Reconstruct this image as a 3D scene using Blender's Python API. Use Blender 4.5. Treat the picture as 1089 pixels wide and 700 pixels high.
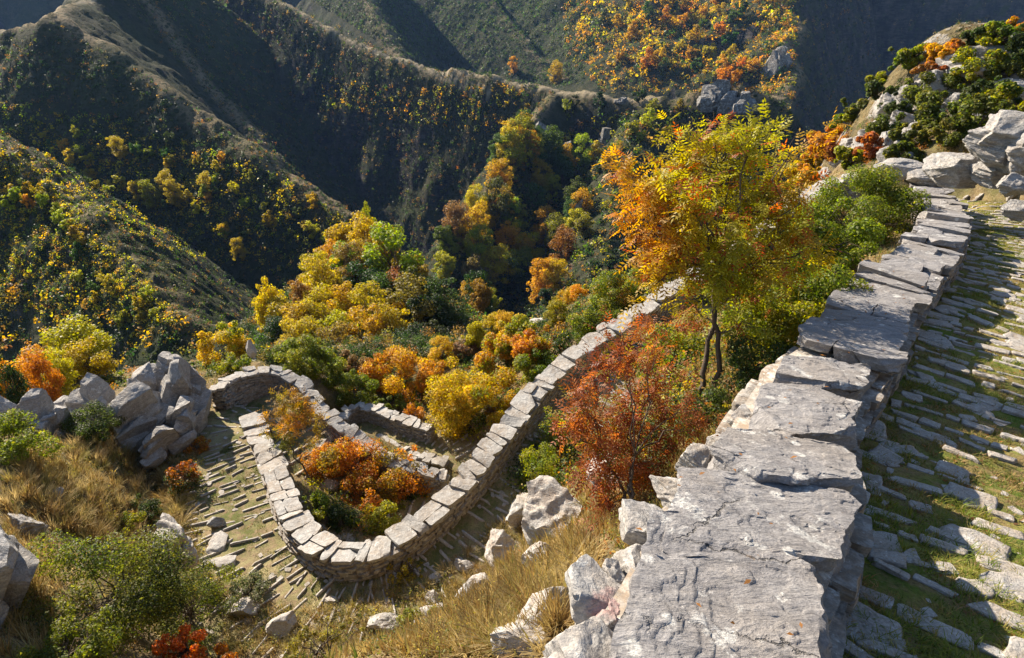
import bpy, math
import numpy as np
from mathutils import Vector
R = math.radians
for _o in list(bpy.data.objects):
    bpy.data.objects.remove(_o, do_unlink=True)
scene = bpy.context.scene
col = scene.collection

# ------------------------------------------------------------------ camera
PITCH = R(30.0)
FPX = 649.0
cam_d = bpy.data.cameras.new("camera")
cam_d.sensor_width = 36.0
cam_d.lens = 36.0 * FPX / 1089.0
cam_d.clip_start = 0.1
cam_d.clip_end = 6000.0
cam = bpy.data.objects.new("camera", cam_d)
col.objects.link(cam)
cam.location = (0, 0, 0)
cam.rotation_euler = (R(90) - PITCH, 0, 0)
scene.camera = cam

# ------------------------------------------------------------------ light
SUN_AZ, SUN_EL = -42.0, 30.0          # azimuth from +Y towards +X, elevation
world = bpy.data.worlds.new("World")
scene.world = world
world.use_nodes = True
wn, wl = world.node_tree.nodes, world.node_tree.links
for n in list(wn):
    wn.remove(n)
w_out = wn.new("ShaderNodeOutputWorld")
w_bg = wn.new("ShaderNodeBackground")
w_sky = wn.new("ShaderNodeTexSky")
w_sky.sky_type = 'NISHITA'
w_sky.sun_disc = False
w_sky.sun_elevation = R(SUN_EL)
w_sky.sun_rotation = R(SUN_AZ)
w_sky.altitude = 900
w_sky.air_density = 1.1
w_sky.dust_density = 0.6
w_sky.ozone_density = 1.5
w_bg.inputs["Strength"].default_value = 0.072
wl.new(w_sky.outputs[0], w_bg.inputs["Color"])
wl.new(w_bg.outputs[0], w_out.inputs["Surface"])
sun_d = bpy.data.lights.new("sun", 'SUN')
sun_d.energy = 5.0
sun_d.angle = R(0.5)
sun_d.color = (1.0, 0.88, 0.71)
sun = bpy.data.objects.new("sun", sun_d)
col.objects.link(sun)
_sd = Vector((math.sin(R(SUN_AZ)) * math.cos(R(SUN_EL)), math.cos(R(SUN_AZ)) * math.cos(R(SUN_EL)), math.sin(R(SUN_EL))))
sun.rotation_euler = _sd.to_track_quat('Z', 'Y').to_euler()
sun.location = (-30, 30, 40)

vs = scene.view_settings
vs.view_transform = 'Standard'
vs.look = 'None'
vs.exposure = 1.4
vs.gamma = 1.0
vs.use_curve_mapping = False
cy = scene.cycles
cy.max_bounces = 6
cy.diffuse_bounces = 3
cy.glossy_bounces = 1
cy.transmission_bounces = 3
cy.transparent_max_bounces = 8
cy.volume_bounces = 0
cy.use_denoising = True
cy.caustics_reflective = False
cy.caustics_refractive = False
cy.sample_clamp_indirect = 4.0

# ------------------------------------------------------------------ maths
SP, CP = math.sin(PITCH), math.cos(PITCH)

def P(u, v, d):
    """World point seen at photo pixel (u, v) at depth d metres along the view axis."""
    xc = (u - 544.5) / FPX * d
    yc = -(v - 350.0) / FPX * d
    return np.array([xc, d * CP + yc * SP, -d * SP + yc * CP])

def Pz(u, v, z):
    """World point seen at photo pixel (u, v) at height z."""
    return P(u, v, -z / (SP + CP * (v - 350.0) / FPX))

def uvd(p):
    p = np.asarray(p, float)
    d = p[..., 1] * CP - p[..., 2] * SP
    yc = p[..., 1] * SP + p[..., 2] * CP
    return 544.5 + p[..., 0] / d * FPX, 350 - yc / d * FPX, d

def _hash(ix, iy, iz, seed):
    h = (ix.astype(np.int64) * 374761393 + iy.astype(np.int64) * 668265263 + iz.astype(np.int64) * 2147483647 + seed * 1274126177) & 0xFFFFFFFF
    h = ((h ^ (h >> 13)) * 1274126177) & 0xFFFFFFFF
    h = ((h ^ (h >> 16)) * 2246822519) & 0xFFFFFFFF
    return ((h ^ (h >> 15)) & 0xFFFFFF) / float(0xFFFFFF)

def vnoise(p, seed=0):
    """Value noise in -1..1 for points p[N,3]."""
    p = np.asarray(p, float)
    i = np.floor(p).astype(np.int64)
    f = p - i
    f = f * f * f * (f * (f * 6 - 15) + 10)
    r = 0
    for dx in (0, 1):
        wx = f[..., 0] if dx else 1 - f[..., 0]
        for dy in (0, 1):
            wy = f[..., 1] if dy else 1 - f[..., 1]
            for dz in (0, 1):
                wz = f[..., 2] if dz else 1 - f[..., 2]
                r = r + wx * wy * wz * _hash(i[..., 0] + dx, i[..., 1] + dy, i[..., 2] + dz, seed)
    return r * 2 - 1

_ROT = np.array([[0.36, 0.48, -0.8], [-0.8, 0.6, 0.0], [0.48, 0.64, 0.6]])

def fbm(p, octv=4, seed=0, gain=0.5, ridged=False):
    p = np.asarray(p, float)
    a, s, t = 1.0, 0, 0.0
    for k in range(octv):
        n = vnoise(p, seed + k * 17)
        if ridged:
            n = 1 - 2 * np.abs(n)
        s = s + a * n
        t += a
        a *= gain
        p = (p @ _ROT.T) * 2.03 + 11.7
    return s / t

def p2(x, y, s, z=0.0):
    x = np.asarray(x, float)
    return np.stack([x / s, np.asarray(y, float) / s, np.full(x.shape, float(z))], -1)

def smooth(t):
    t = np.clip(t, 0, 1)
    return t * t * (3 - 2 * t)

def poly_near(x, y, pts, extra=None):
    """Nearest point on a 3-D polyline in plan: returns distance, z there, side (+ left), arc length."""
    pts = np.asarray(pts, float)
    best = np.full(x.shape, 1e9)
    z = np.zeros(x.shape); side = np.zeros(x.shape); arc = np.zeros(x.shape)
    L = 0.0
    for a, b in zip(pts[:-1], pts[1:]):
        d = b[:2] - a[:2]
        l2 = float(d @ d) + 1e-12
        t = np.clip(((x - a[0]) * d[0] + (y - a[1]) * d[1]) / l2, 0, 1)
        qx, qy = a[0] + t * d[0], a[1] + t * d[1]
        ds = np.hypot(x - qx, y - qy)
        m = ds < best
        best = np.where(m, ds, best)
        z = np.where(m, a[2] + t * (b[2] - a[2]), z)
        side = np.where(m, np.sign(d[0] * (y - a[1]) - d[1] * (x - a[0])), side)
        arc = np.where(m, L + t * math.sqrt(l2), arc)
        L += math.sqrt(l2)
    return best, z, side, arc

def spline(pts, step=0.1):
    """Catmull-Rom through pts, resampled evenly by about `step` metres."""
    pts = np.asarray(pts, float)
    q = np.vstack([2 * pts[0] - pts[1], pts, 2 * pts[-1] - pts[-2]])
    out = []
    for i in range(1, len(q) - 2):
        t = np.linspace(0, 1, 24, endpoint=False)[:, None]
        a, b, c, d = q[i - 1], q[i], q[i + 1], q[i + 2]
        out.append(0.5 * ((2 * b) + (c - a) * t + (2 * a - 5 * b + 4 * c - d) * t ** 2 + (3 * b - a - 3 * c + d) * t ** 3))
    out.append(pts[-1:])
    out = np.vstack(out)
    s = np.r_[0, np.cumsum(np.linalg.norm(np.diff(out[:, :2], axis=0), axis=1))]
    n = max(2, int(s[-1] / step))
    si = np.linspace(0, s[-1], n)
    return np.stack([np.interp(si, s, out[:, k]) for k in range(3)], 1), si

def offset(pts, dist):
    """Shift a polyline sideways in plan (positive = right of its heading)."""
    t = np.gradient(pts[:, :2], axis=0)
    t /= np.linalg.norm(t, axis=1)[:, None] + 1e-9
    o = pts.copy()
    o[:, 0] += t[:, 1] * dist
    o[:, 1] -= t[:, 0] * dist
    return o

# ------------------------------------------------------------------ mesh helpers
def mesh_obj(name, verts, faces, mat, parent=None, smooth_=False, colr=None, attrs=None, mats=None, midx=None, sharp=0):
    """One mesh object from numpy arrays; faces is an [M,k] array or a list of such arrays."""
    me = bpy.data.meshes.new(name)
    fl = [np.asarray(f, np.int32) for f in (faces if isinstance(faces, list) else [faces]) if len(f)]
    nl = sum(f.size for f in fl)
    nf = sum(len(f) for f in fl)
    verts = np.asarray(verts, float)
    q_ = parent
    while q_ is not None:                      # vertices come in world space
        verts = verts - np.array(q_.location); q_ = q_.parent
    verts = verts.astype(np.float32)
    me.vertices.add(len(verts)); me.vertices.foreach_set("co", verts.ravel())
    me.loops.add(nl); me.loops.foreach_set("vertex_index", np.concatenate([f.ravel() for f in fl]))
    me.polygons.add(nf)
    tot = np.concatenate([np.full(len(f), f.shape[1], np.int32) for f in fl])
    me.polygons.foreach_set("loop_start", np.r_[0, np.cumsum(tot)[:-1]].astype(np.int32))
    me.polygons.foreach_set("loop_total", tot)
    me.update(calc_edges=True)
    if smooth_:
        me.polygons.foreach_set("use_smooth", np.ones(nf, bool))
    if colr is not None:
        c = np.asarray(colr, np.float32)
        if c.shape[1] == 3:
            c = np.hstack([c, np.ones((len(c), 1), np.float32)])
        a = me.color_attributes.new("Col", 'FLOAT_COLOR', 'POINT')
        a.data.foreach_set("color", c.ravel())
    for k, vvv in (attrs or {}).items():
        a = me.attributes.new(k, 'FLOAT', 'POINT')
        a.data.foreach_set("value", np.asarray(vvv, np.float32))
    for m in (mats or [mat]):
        me.materials.append(m)
    if midx is not None:
        me.polygons.foreach_set("material_index", np.asarray(midx, np.int32))
    me.validate()
    if sharp and smooth_:
        me.set_sharp_from_angle(angle=R(sharp))
    o = bpy.data.objects.new(name, me)
    col.objects.link(o)
    if parent:
        o.parent = parent
    return o

def empty(name, loc, rz=0.0):
    o = bpy.data.objects.new(name, None)
    o.empty_display_size = 0.2
    col.objects.link(o)
    o.location = [float(c) for c in loc]
    o.rotation_euler = (0, 0, rz)
    return o

def tag(o, label=None, cat=None, group=None, kind=None):
    if label: o["label"] = label
    if cat: o["category"] = cat
    if group: o["group"] = group
    if kind: o["kind"] = kind
    return o

def grid_faces(n, m, off=0):
    i = np.arange(n - 1)[:, None] * m + np.arange(m - 1)[None, :]
    i = i.ravel() + off
    return np.stack([i, i + 1, i + m + 1, i + m], 1)

# ------------------------------------------------------------------ material helpers
class NT:
    def __init__(s, name):
        s.m = bpy.data.materials.new(name); s.m.use_nodes = True
        s.t = s.m.node_tree
        for n in list(s.t.nodes): s.t.nodes.remove(n)
        s.out = s.n("ShaderNodeOutputMaterial")
    def n(s, typ, **kw):
        nd = s.t.nodes.new(typ)
        for k, v in kw.items(): setattr(nd, k, v)
        return nd
    def link(s, a, b): s.t.links.new(a, b)
    def put(s, sock, v):
        if isinstance(v, bpy.types.NodeSocket): s.link(v, sock)
        elif v is not None: sock.default_value = v
    def coord(s, which="Object"):
        return s.n("ShaderNodeTexCoord").outputs[which]
    def pos(s):
        return s.n("ShaderNodeNewGeometry").outputs["Position"]
    def mapping(s, vec, scale=(1, 1, 1), rot=(0, 0, 0)):
        m = s.n("ShaderNodeMapping"); s.link(vec, m.inputs["Vector"])
        m.inputs["Scale"].default_value = scale; m.inputs["Rotation"].default_value = rot
        return m.outputs[0]
    def noise(s, vec, scale, detail=4, rough=0.55, dist=0.0, color=False):
        n = s.n("ShaderNodeTexNoise"); s.link(vec, n.inputs["Vector"])
        n.inputs["Scale"].default_value = scale; n.inputs["Detail"].default_value = detail
        n.inputs["Roughness"].default_value = rough; n.inputs["Distortion"].default_value = dist
        return n.outputs["Color" if color else "Fac"]
    def voro(s, vec, scale, feature='F1', out="Distance", rnd=1.0):
        n = s.n("ShaderNodeTexVoronoi", feature=feature); s.link(vec, n.inputs["Vector"])
        n.inputs["Scale"].default_value = scale; n.inputs["Randomness"].default_value = rnd
        return n.outputs[out]
    def ramp(s, fac, stops, interp='LINEAR'):
        r = s.n("ShaderNodeValToRGB"); s.put(r.inputs[0], fac)
        r.color_ramp.interpolation = interp
        e = r.color_ramp.elements
        while len(e) < len(stops): e.new(0.5)
        for el, (p, c) in zip(e, stops):
            el.position = p
            el.color = (c, c, c, 1) if isinstance(c, (int, float)) else (*c, 1)
        return r.outputs[0]
    def mix(s, fac, a, b, mode='MIX'):
        m = s.n("ShaderNodeMix", data_type='RGBA', blend_type=mode)
        s.put(m.inputs[0], fac)
        for sock, v in ((m.inputs[6], a), (m.inputs[7], b)):
            s.put(sock, (*v, 1) if isinstance(v, tuple) and len(v) == 3 else v)
        return m.outputs[2]
    def math(s, op, a, b=None, c=None, clamp=False):
        m = s.n("ShaderNodeMath", operation=op, use_clamp=clamp)
        s.put(m.inputs[0], a); s.put(m.inputs[1], b)
        if c is not None: s.put(m.inputs[2], c)
        return m.outputs[0]
    def attr(s, name, out="Fac"):
        return s.n("ShaderNodeAttribute", attribute_name=name).outputs[out]
    def bump(s, h, strength=0.5, dist=0.02, normal=None):
        b = s.n("ShaderNodeBump"); s.put(b.inputs["Height"], h)
        b.inputs["Strength"].default_value = strength; b.inputs["Distance"].default_value = dist
        if normal is not None: s.link(normal, b.inputs["Normal"])
        return b.outputs[0]
    def bsdf(s, color, rough=0.85, normal=None, spec=0.25, translucent=None, tfac=0.4):
        b = s.n("ShaderNodeBsdfPrincipled")
        s.put(b.inputs["Base Color"], color if not isinstance(color, tuple) else (*color, 1))
        s.put(b.inputs["Roughness"], rough)
        b.inputs["Specular IOR Level"].default_value = spec
        if normal is not None: s.link(normal, b.inputs["Normal"])
        sh = b.outputs[0]
        if translucent is not None:
            t = s.n("ShaderNodeBsdfTranslucent"); s.put(t.inputs["Color"], translucent)
            mx = s.n("ShaderNodeMixShader"); mx.inputs[0].default_value = tfac
            s.link(sh, mx.inputs[1]); s.link(t.outputs[0], mx.inputs[2])
            sh = mx.outputs[0]
        s.link(sh, s.out.inputs["Surface"])
        return s.m

_ones = ["", "first", "second", "third", "fourth", "fifth", "sixth", "seventh", "eighth", "ninth", "tenth", "eleventh", "twelfth", "thirteenth", "fourteenth", "fifteenth", "sixteenth", "seventeenth", "eighteenth", "nineteenth"]
def ordinal(n):
    if n < 20: return _ones[n]
    t = {2: "twent", 3: "thirt", 4: "fort"}[n // 10]
    return t + "ieth" if n % 10 == 0 else t + "y-" + _ones[n % 10]

# ------------------------------------------------------------------ walls and paths (lines in plan)
def zline(rows):
    return np.array([Pz(u, v, z) for u, v, z in rows])

# top centre line of each wall
WALL_NEAR = np.vstack([[[-1.35, -1.55, -1.86]], [[-0.35, -0.1, -1.98]], zline([(735, 700, -2.12), (775, 600, -2.24), (826, 520, -2.42), (843, 450, -2.72), (866, 400, -3.0),
    (896, 372, -3.2), (924, 340, -3.45), (951, 300, -3.78), (993, 258, -4.15), (1005, 238, -4.5), (1001, 215, -4.95), (985, 195, -5.4)])])
WALL_A = zline([(955, 185, -5.7), (890, 190, -6.1), (845, 220, -6.9), (800, 250, -7.6), (755, 283, -8.2), (720, 303, -8.5), (680, 330, -8.9),
    (600, 385, -9.5), (560, 428, -9.85), (525, 475, -10.2), (490, 515, -10.5), (450, 551, -10.8), (412, 577, -11.0), (375, 588, -11.2), (345, 581, -11.3),
    (316, 557, -11.4), (300, 525, -11.5), (288, 490, -11.65), (275, 462, -11.8), (266, 441, -11.9)])
WALL_B = zline([(229, 416, -11.95), (239, 405, -12.05), (262, 396, -12.2), (290, 393, -12.35), (312, 401, -12.55), (328, 415, -12.75), (345, 436, -13.0), (370, 458, -13.3), (397, 477, -13.55), (432, 495, -13.85), (475, 506, -14.1)])
WALL_B2 = zline([(397, 464, -15.9), (430, 480, -15.75), (475, 491, -15.6)])
WALL_C = zline([(362, 446, -15.55), (371, 435, -15.5), (388, 431, -15.4), (420, 442, -15.3), (460, 456, -15.2)])
wn_s, wn_l = spline(WALL_NEAR, 0.05)
wa_s, wa_l = spline(WALL_A, 0.05)
wb_s, wb_l = spline(WALL_B, 0.05)
wb2_s, wb2_l = spline(WALL_B2, 0.05)
wc_s, wc_l = spline(WALL_C, 0.05)

# path centre lines at ground height
pn = offset(wn_s, 1.75)[::8]; pn[:, 2] -= 0.56
PATH_NEAR = np.vstack([pn[:-10], [[13.4, 17.6, -6.0]], [[13.0, 19.2, -6.4]]])
_pa = offset(wa_s, -1.45)[::8]; _pa[:, 2] -= 0.66
iend = int(np.argmin(np.abs(_pa[:, 0] - Pz(330, 640, -12.1)[0]) + (_pa[:, 1] > 11) * 10))
PATH_A = _pa
_pb = offset(wb_s, 1.3)[::8]; _pb[:, 2] -= 0.85
_m = len(_pb)
_turn = np.vstack([zline([(240, 500, -12.25), (238, 458, -12.5)]), _pb[int(_m * 0.24):], _pb[-1:] + [[1.3, 0.1, -0.3]], _pb[-1:] + [[2.1, 1.6, -0.7]]])
PATH_A2 = spline(_turn, 0.3)[0]
PATH_4 = spline(np.vstack([_pb[-1:] + [[1.9, 2.6, -1.0]], zline([(478, 474, -15.75), (448, 465, -15.85), (418, 456, -15.95), (390, 449, -16.1), (366, 458, -16.4)])]), 0.3)[0]

# ------------------------------------------------------------------ terrain height
_ctl = []
def C_(u, v, d): _ctl.append(P(u, v, d))
def W_(x, y, z): _ctl.append(np.array([x, y, z], float))
for r in [(600, 600, 5.0), (560, 640, 6.2), (500, 640, 10.4), (440, 650, 12.4), (560, 560, 10.2), (600, 510, 11.0), (540, 600, 9.2), (620, 580, 5.4), (480, 610, 13.2), (520, 570, 13.2),
          (720, 400, 9), (768, 425, 7.4), (720, 450, 7.4), (680, 560, 5.6), (860, 280, 12), (880, 220, 17.2), (820, 330, 10), (930, 225, 17),
          (300, 690, 10.8), (150, 690, 9.2), (20, 690, 7.8), (20, 600, 9.2), (100, 600, 11.6), (200, 640, 12.4), (330, 660, 12.6), (400, 660, 12.2), (200, 600, 14.3), (240, 640, 13.2), (185, 520, 16.9), (188, 480, 18.3), (160, 560, 14.6),
          (60, 520, 13.6), (140, 520, 15.9), (60, 460, 17), (120, 470, 17.6), (180, 460, 19.2), (20, 480, 13), (120, 432, 22), (190, 428, 21.5), (150, 418, 28), (90, 425, 26), (20, 430, 26),
          (60, 408, 35), (140, 405, 36), (230, 378, 30), (300, 375, 27), (335, 398, 25), (480, 450, 25), (540, 420, 24), (560, 380, 26), (620, 340, 23),
          (690, 300, 24), (760, 255, 26), (830, 205, 27), (345, 510, 17.5), (400, 520, 18), (430, 500, 19.3), (335, 480, 19.2), (420, 425, 28), (380, 410, 28),
          (300, 385, 58), (400, 385, 62), (470, 385, 60), (300, 330, 80), (400, 315, 85), (60, 360, 58), (150, 360, 62), (560, 370, 62), (640, 350, 58), (720, 330, 52), (800, 300, 47), (860, 260, 42),
          (1089, 50, 60), (1000, 85, 52), (950, 110, 47), (900, 150, 40), (1089, 110, 32), (1000, 150, 27), (935, 165, 28), (890, 172, 32),
          (1089, 150, 17.5), (1060, 175, 18), (1089, 80, 45)]:
    C_(*r)
for r in [(0, 0, -3.2), (-3, 1.5, -4.6), (-1.2, 2.4, -4.2), (0, -6, -1.8), (-8, -3, -4.5), (-10, 1, -6.2), (-14, 8, -8), (7, -5, 0.5), (6, 0, -1.4), (7.5, 3, -2.0),
          (11, 7, -2.7), (16, 12, -3.4), (20, 18, -3.8), (24, 10, 0), (12, -8, 2), (25, 62, -36), (15, 50, -33), (34, 75, -40), (20, 40, -24), (16, 30, -15),
          (40, 25, 3), (-30, 8, -17), (-30, 25, -26), (-24, -8, -12), (-45, 40, -38), (60, 50, 4), (0, -30, 6), (40, -30, 14), (-40, -30, -14)]:
    W_(*r)
for pl, k in ((PATH_A, 9), (PATH_NEAR, 5), (PATH_A2, 4)):
    for q in pl[::k]: _ctl.append(q)
for q in offset(wb_s, -0.85)[int(len(wb_s) * 0.45)::18]: _ctl.append(q - [0, 0, 1.9])
for q in offset(wc_s, -1.2)[::25]: _ctl.append(q - [0, 0, 1.5])
for q in PATH_4[::3]: _ctl.append(q)
_ctl = np.array(_ctl)

def _tps_fit(c, lam=0.02):
    n = len(c)
    xy = c[:, :2] / 20.0
    d2 = ((xy[:, None] - xy[None]) ** 2).sum(-1)
    K = 0.5 * d2 * np.log(d2 + 1e-9) + lam * np.eye(n)
    Pm = np.hstack([np.ones((n, 1)), xy])
    A = np.block([[K, Pm], [Pm.T, np.zeros((3, 3))]])
    return xy, np.linalg.solve(A, np.r_[c[:, 2], 0, 0, 0])
_txy, _tw = _tps_fit(_ctl, 0.004)

def tps(x, y):
    sh = np.shape(x)
    x = np.ravel(x) / 20.0; y = np.ravel(y) / 20.0
    out = np.empty(x.shape)
    for i in range(0, len(x), 20000):
        xs, ys = x[i:i + 20000, None], y[i:i + 20000, None]
        d2 = (xs - _txy[None, :, 0]) ** 2 + (ys - _txy[None, :, 1]) ** 2
        out[i:i + 20000] = (0.5 * d2 * np.log(d2 + 1e-9)) @ _tw[:-3] + _tw[-3] + _tw[-2] * xs[:, 0] + _tw[-1] * ys[:, 0]
    return out.reshape(sh)

def rl(*rows): return np.array([P(*r) for r in rows])
# crest line, slope left of heading, slope right of heading, crest roundness
RIDGES = [
    (rl((-120, 90, 185), (0, 155, 150), (60, 200, 142), (100, 235, 135), (170, 310, 118), (205, 350, 108)), 1.25, 1.15, 6),
    (rl((-220, 40, 320), (-60, 40, 305), (0, 34, 298), (55, 20, 285), (110, 45, 277), (180, 95, 264), (240, 140, 252), (300, 180, 241), (345, 212, 232), (380, 240, 222), (420, 290, 208), (452, 345, 192)), 1.5, 1.02, 7),
    (rl((55, 20, 285), (90, 0, 340), (130, -60, 400)), 1.0, 0.9, 8),
    (rl((90, -30, 425), (130, -3, 400), (180, 45, 378), (225, 95, 358), (262, 130, 342), (300, 185, 322), (330, 230, 300)), 1.3, 1.35, 6),
    (rl((230, -40, 480), (300, 2, 445), (360, 37, 418), (430, 67, 388), (480, 74, 370), (540, 84, 352), (592, 96, 338), (645, 104, 322), (720, 105, 306), (762, 90, 298), (800, 95, 290), (832, 113, 284)), 1.1, 1.7, 5),
    (rl((592, 97, 338), (562, 130, 305), (530, 190, 268), (500, 240, 240), (478, 285, 215)), 1.3, 1.5, 5),
    (rl((690, 118, 300), (665, 175, 262), (650, 235, 222), (640, 300, 180)), 1.5, 1.6, 14),
    (rl((375, -60, 680), (395, 8, 600), (440, 80, 520)), 0.95, 0.95, 8),
    (rl((470, -60, 760), (520, 0, 680), (560, 45, 620), (600, 92, 560)), 0.95, 0.95, 8),
    (rl((880, -140, 640), (850, -30, 560), (830, 2, 520), (852, 24, 494), (834, 46, 472), (848, 72, 450), (830, 105, 425)), 2.0, 0.42, 9),
    (rl((640, -100, 760), (680, -30, 640), (700, 40, 540)), 0.5, 0.6, 25),
    (rl((-700, -260, 900), (-100, -230, 1000), (300, -220, 1080), (700, -220, 1080), (860, -260, 1000)), 0.6, 0.8, 20),
    (rl((800, -200, 900), (900, -180, 760), (1000, -170, 700), (1300, -200, 650), (1900, -300, 600)), 2.0, 2.4, 15),
    (rl((-700, 100, 240), (-400, 60, 300), (-220, 40, 330)), 1.0, 1.0, 8),
    (rl((470, 388, 58), (400, 325, 82), (378, 300, 94)), 0.9, 0.9, 14),
    (rl((985, 95, 50), (1089, 48, 62), (1250, 10, 80), (1500, -100, 110)), 2.2, 0.5, 4),
]

def ridges(x, y):
    q = p2(x, y, 55.0)
    wx = x + 9.0 * fbm(q, 3, 5)
    wy = y + 9.0 * fbm(q, 3, 9)
    q2 = p2(x, y, 15.0)
    wx = wx + 4.0 * fbm(q2, 3, 25); wy = wy + 4.0 * fbm(q2, 3, 29)
    z = np.full(x.shape, -150.0)
    for pts, sl, sr, w in RIDGES:
        d, zc, sd, arc = poly_near(x, y, pts)
        d2, _, _, arc2 = poly_near(wx, wy, pts)
        b = 0.8 * smooth(d / 50.0)
        dd = d * (1 - b) + d2 * b
        gul = fbm(np.stack([arc2 / 22.0, dd / 90.0, np.zeros_like(dd)], -1), 3, 31, ridged=True)
        s = np.where(sd > 0, sl, sr)
        zz = zc - s * (np.sqrt(dd * dd + w * w) - w) * (1 - 0.05 * gul * smooth(dd / 12.0))
        k = 3.0
        h = np.clip(0.5 + 0.5 * (zz - z) / k, 0, 1)
        z = z * (1 - h) + zz * h + k * h * (1 - h)
    z = z + (3.4 * fbm(p2(x, y, 15.0), 5, 3) + 1.5 * fbm(p2(x, y, 4.5), 3, 6, ridged=True)) * smooth((np.hypot(x, y) - 60) / 60)
    return z

def carve(x, y, z):
    for pl, hw in ((PATH_NEAR, 1.75), (PATH_A, 1.5), (PATH_4, 0.75), (PATH_A2, 1.15)):
        d, zc, sd, arc = poly_near(x, y, pl)
        hw_ = hw
        if pl is PATH_A:
            hw_ = hw + 1.2 * smooth((arc - 25.0) / 4.0) * 0
        t = smooth((d - hw_) / (0.45 if pl is PATH_4 or pl is PATH_A2 else 1.0))
        z = zc * (1 - t) + z * t
    return z

def height(x, y):
    x = np.asarray(x, float); y = np.asarray(y, float)
    r = np.hypot(x, y)
    w = smooth((r - 56) / 22.0)
    z = np.zeros(x.shape)
    nm = w < 1
    fm = w > 0
    zn = np.zeros(x.shape); zf = np.zeros(x.shape)
    if nm.any():
        xn, yn = x[nm], y[nm]
        t = tps(xn, yn)
        rr = r[nm]
        t = t + 0.16 * fbm(p2(xn, yn, 1.3), 4, 41) * smooth((rr - 1) / 4) + 0.9 * fbm(p2(xn, yn, 6.0), 4, 43) * smooth((rr - 16) / 12)
        m2 = (rr < 34)
        t2 = t[m2]; t2 = carve(xn[m2], yn[m2], t2); t[m2] = t2
        t = t + 0.035 * fbm(p2(xn, yn, 0.35), 4, 47)
        zn[nm] = t
    if fm.any():
        zf[fm] = ridges(x[fm], y[fm])
    return zn * (1 - w) + zf * w
# ------------------------------------------------------------------ terrain mesh
def slope_of(X, Y, Z):
    gy, gx = np.gradient(Z)
    return gx, gy

# near ground: regular grid
NX0, NX1, NY0, NY1, NS = -24.0, 26.0, -5.0, 34.0, 0.11
nx = int((NX1 - NX0) / NS); ny = int((NY1 - NY0) / NS)
gx = np.linspace(NX0, NX1, nx); gy = np.linspace(NY0, NY1, ny)
GX, GY = np.meshgrid(gx, gy)
GZ = height(GX, GY)

def zg(x, y):
    """Ground height: near grid where it covers, else the height function."""
    x = np.atleast_1d(np.asarray(x, float)); y = np.atleast_1d(np.asarray(y, float))
    fx = (x - NX0) / (NX1 - NX0) * (nx - 1); fy = (y - NY0) / (NY1 - NY0) * (ny - 1)
    ok = (fx >= 0) & (fx < nx - 1) & (fy >= 0) & (fy < ny - 1)
    out = np.empty(x.shape)
    if ok.any():
        i = fx[ok].astype(int); j = fy[ok].astype(int); a = fx[ok] - i; b = fy[ok] - j
        out[ok] = (GZ[j, i] * (1 - a) + GZ[j, i + 1] * a) * (1 - b) + (GZ[j + 1, i] * (1 - a) + GZ[j + 1, i + 1] * a) * b
    if (~ok).any():
        out[~ok] = height(x[~ok], y[~ok])
    return out

# far ground: fan grid, one sheet out to the horizon
na, nr = 620, 560
az = np.linspace(R(-64), R(64), na)
rr = 20.0 * (1500.0 / 20.0) ** np.linspace(0, 1, nr)
FA, FR = np.meshgrid(az, rr)
FX, FY = FR * np.sin(FA), FR * np.cos(FA)
FZ = height(FX, FY)
inside = (FX > NX0 + 0.6) & (FX < NX1 - 0.6) & (FY > NY0) & (FY < NY1 - 0.6)
FZd = np.where(inside, FZ - 1.2, FZ)

def hit(u, v, dmin=12.0, dmax=900.0, n=700):
    """First ground point along the view rays of photo pixels (far ground)."""
    u = np.atleast_1d(np.asarray(u, float)); v = np.atleast_1d(np.asarray(v, float))
    out = np.full((len(u), 3), np.nan)
    ds = dmin * (dmax / dmin) ** np.linspace(0, 1, n)
    base = np.stack([(u - 544.5) / FPX, CP - (v - 350) / FPX * SP, -SP - (v - 350) / FPX * CP], 1)
    prev = None
    lo = np.full(len(u), dmin); hi = np.full(len(u), np.nan)
    for k0 in range(0, n, 50):
        dd = ds[k0:k0 + 51]
        pts = base[:, None, :] * dd[None, :, None]
        h = farz(pts[..., 0], pts[..., 1])
        below = pts[..., 2] < h
        for i in np.where(np.isnan(hi))[0]:
            w = np.where(below[i])[0]
            if len(w):
                hi[i] = dd[w[0]]
    good = ~np.isnan(hi)
    out[good] = base[good] * hi[good, None]
    return out

def farz(x, y):
    """Bilinear lookup in the fan grid."""
    a = np.arctan2(x, y); r = np.hypot(x, y)
    fx = np.clip((a - az[0]) / (az[-1] - az[0]) * (na - 1), 0, na - 1.001)
    fy = np.clip(np.log(np.maximum(r, 20.0) / 20.0) / math.log(75.0) * (nr - 1), 0, nr - 1.001)
    i = fx.astype(int); j = fy.astype(int); p = fx - i; q = fy - j
    return (FZ[j, i] * (1 - p) + FZ[j, i + 1] * p) * (1 - q) + (FZ[j + 1, i] * (1 - p) + FZ[j + 1, i + 1] * p) * q

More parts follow.
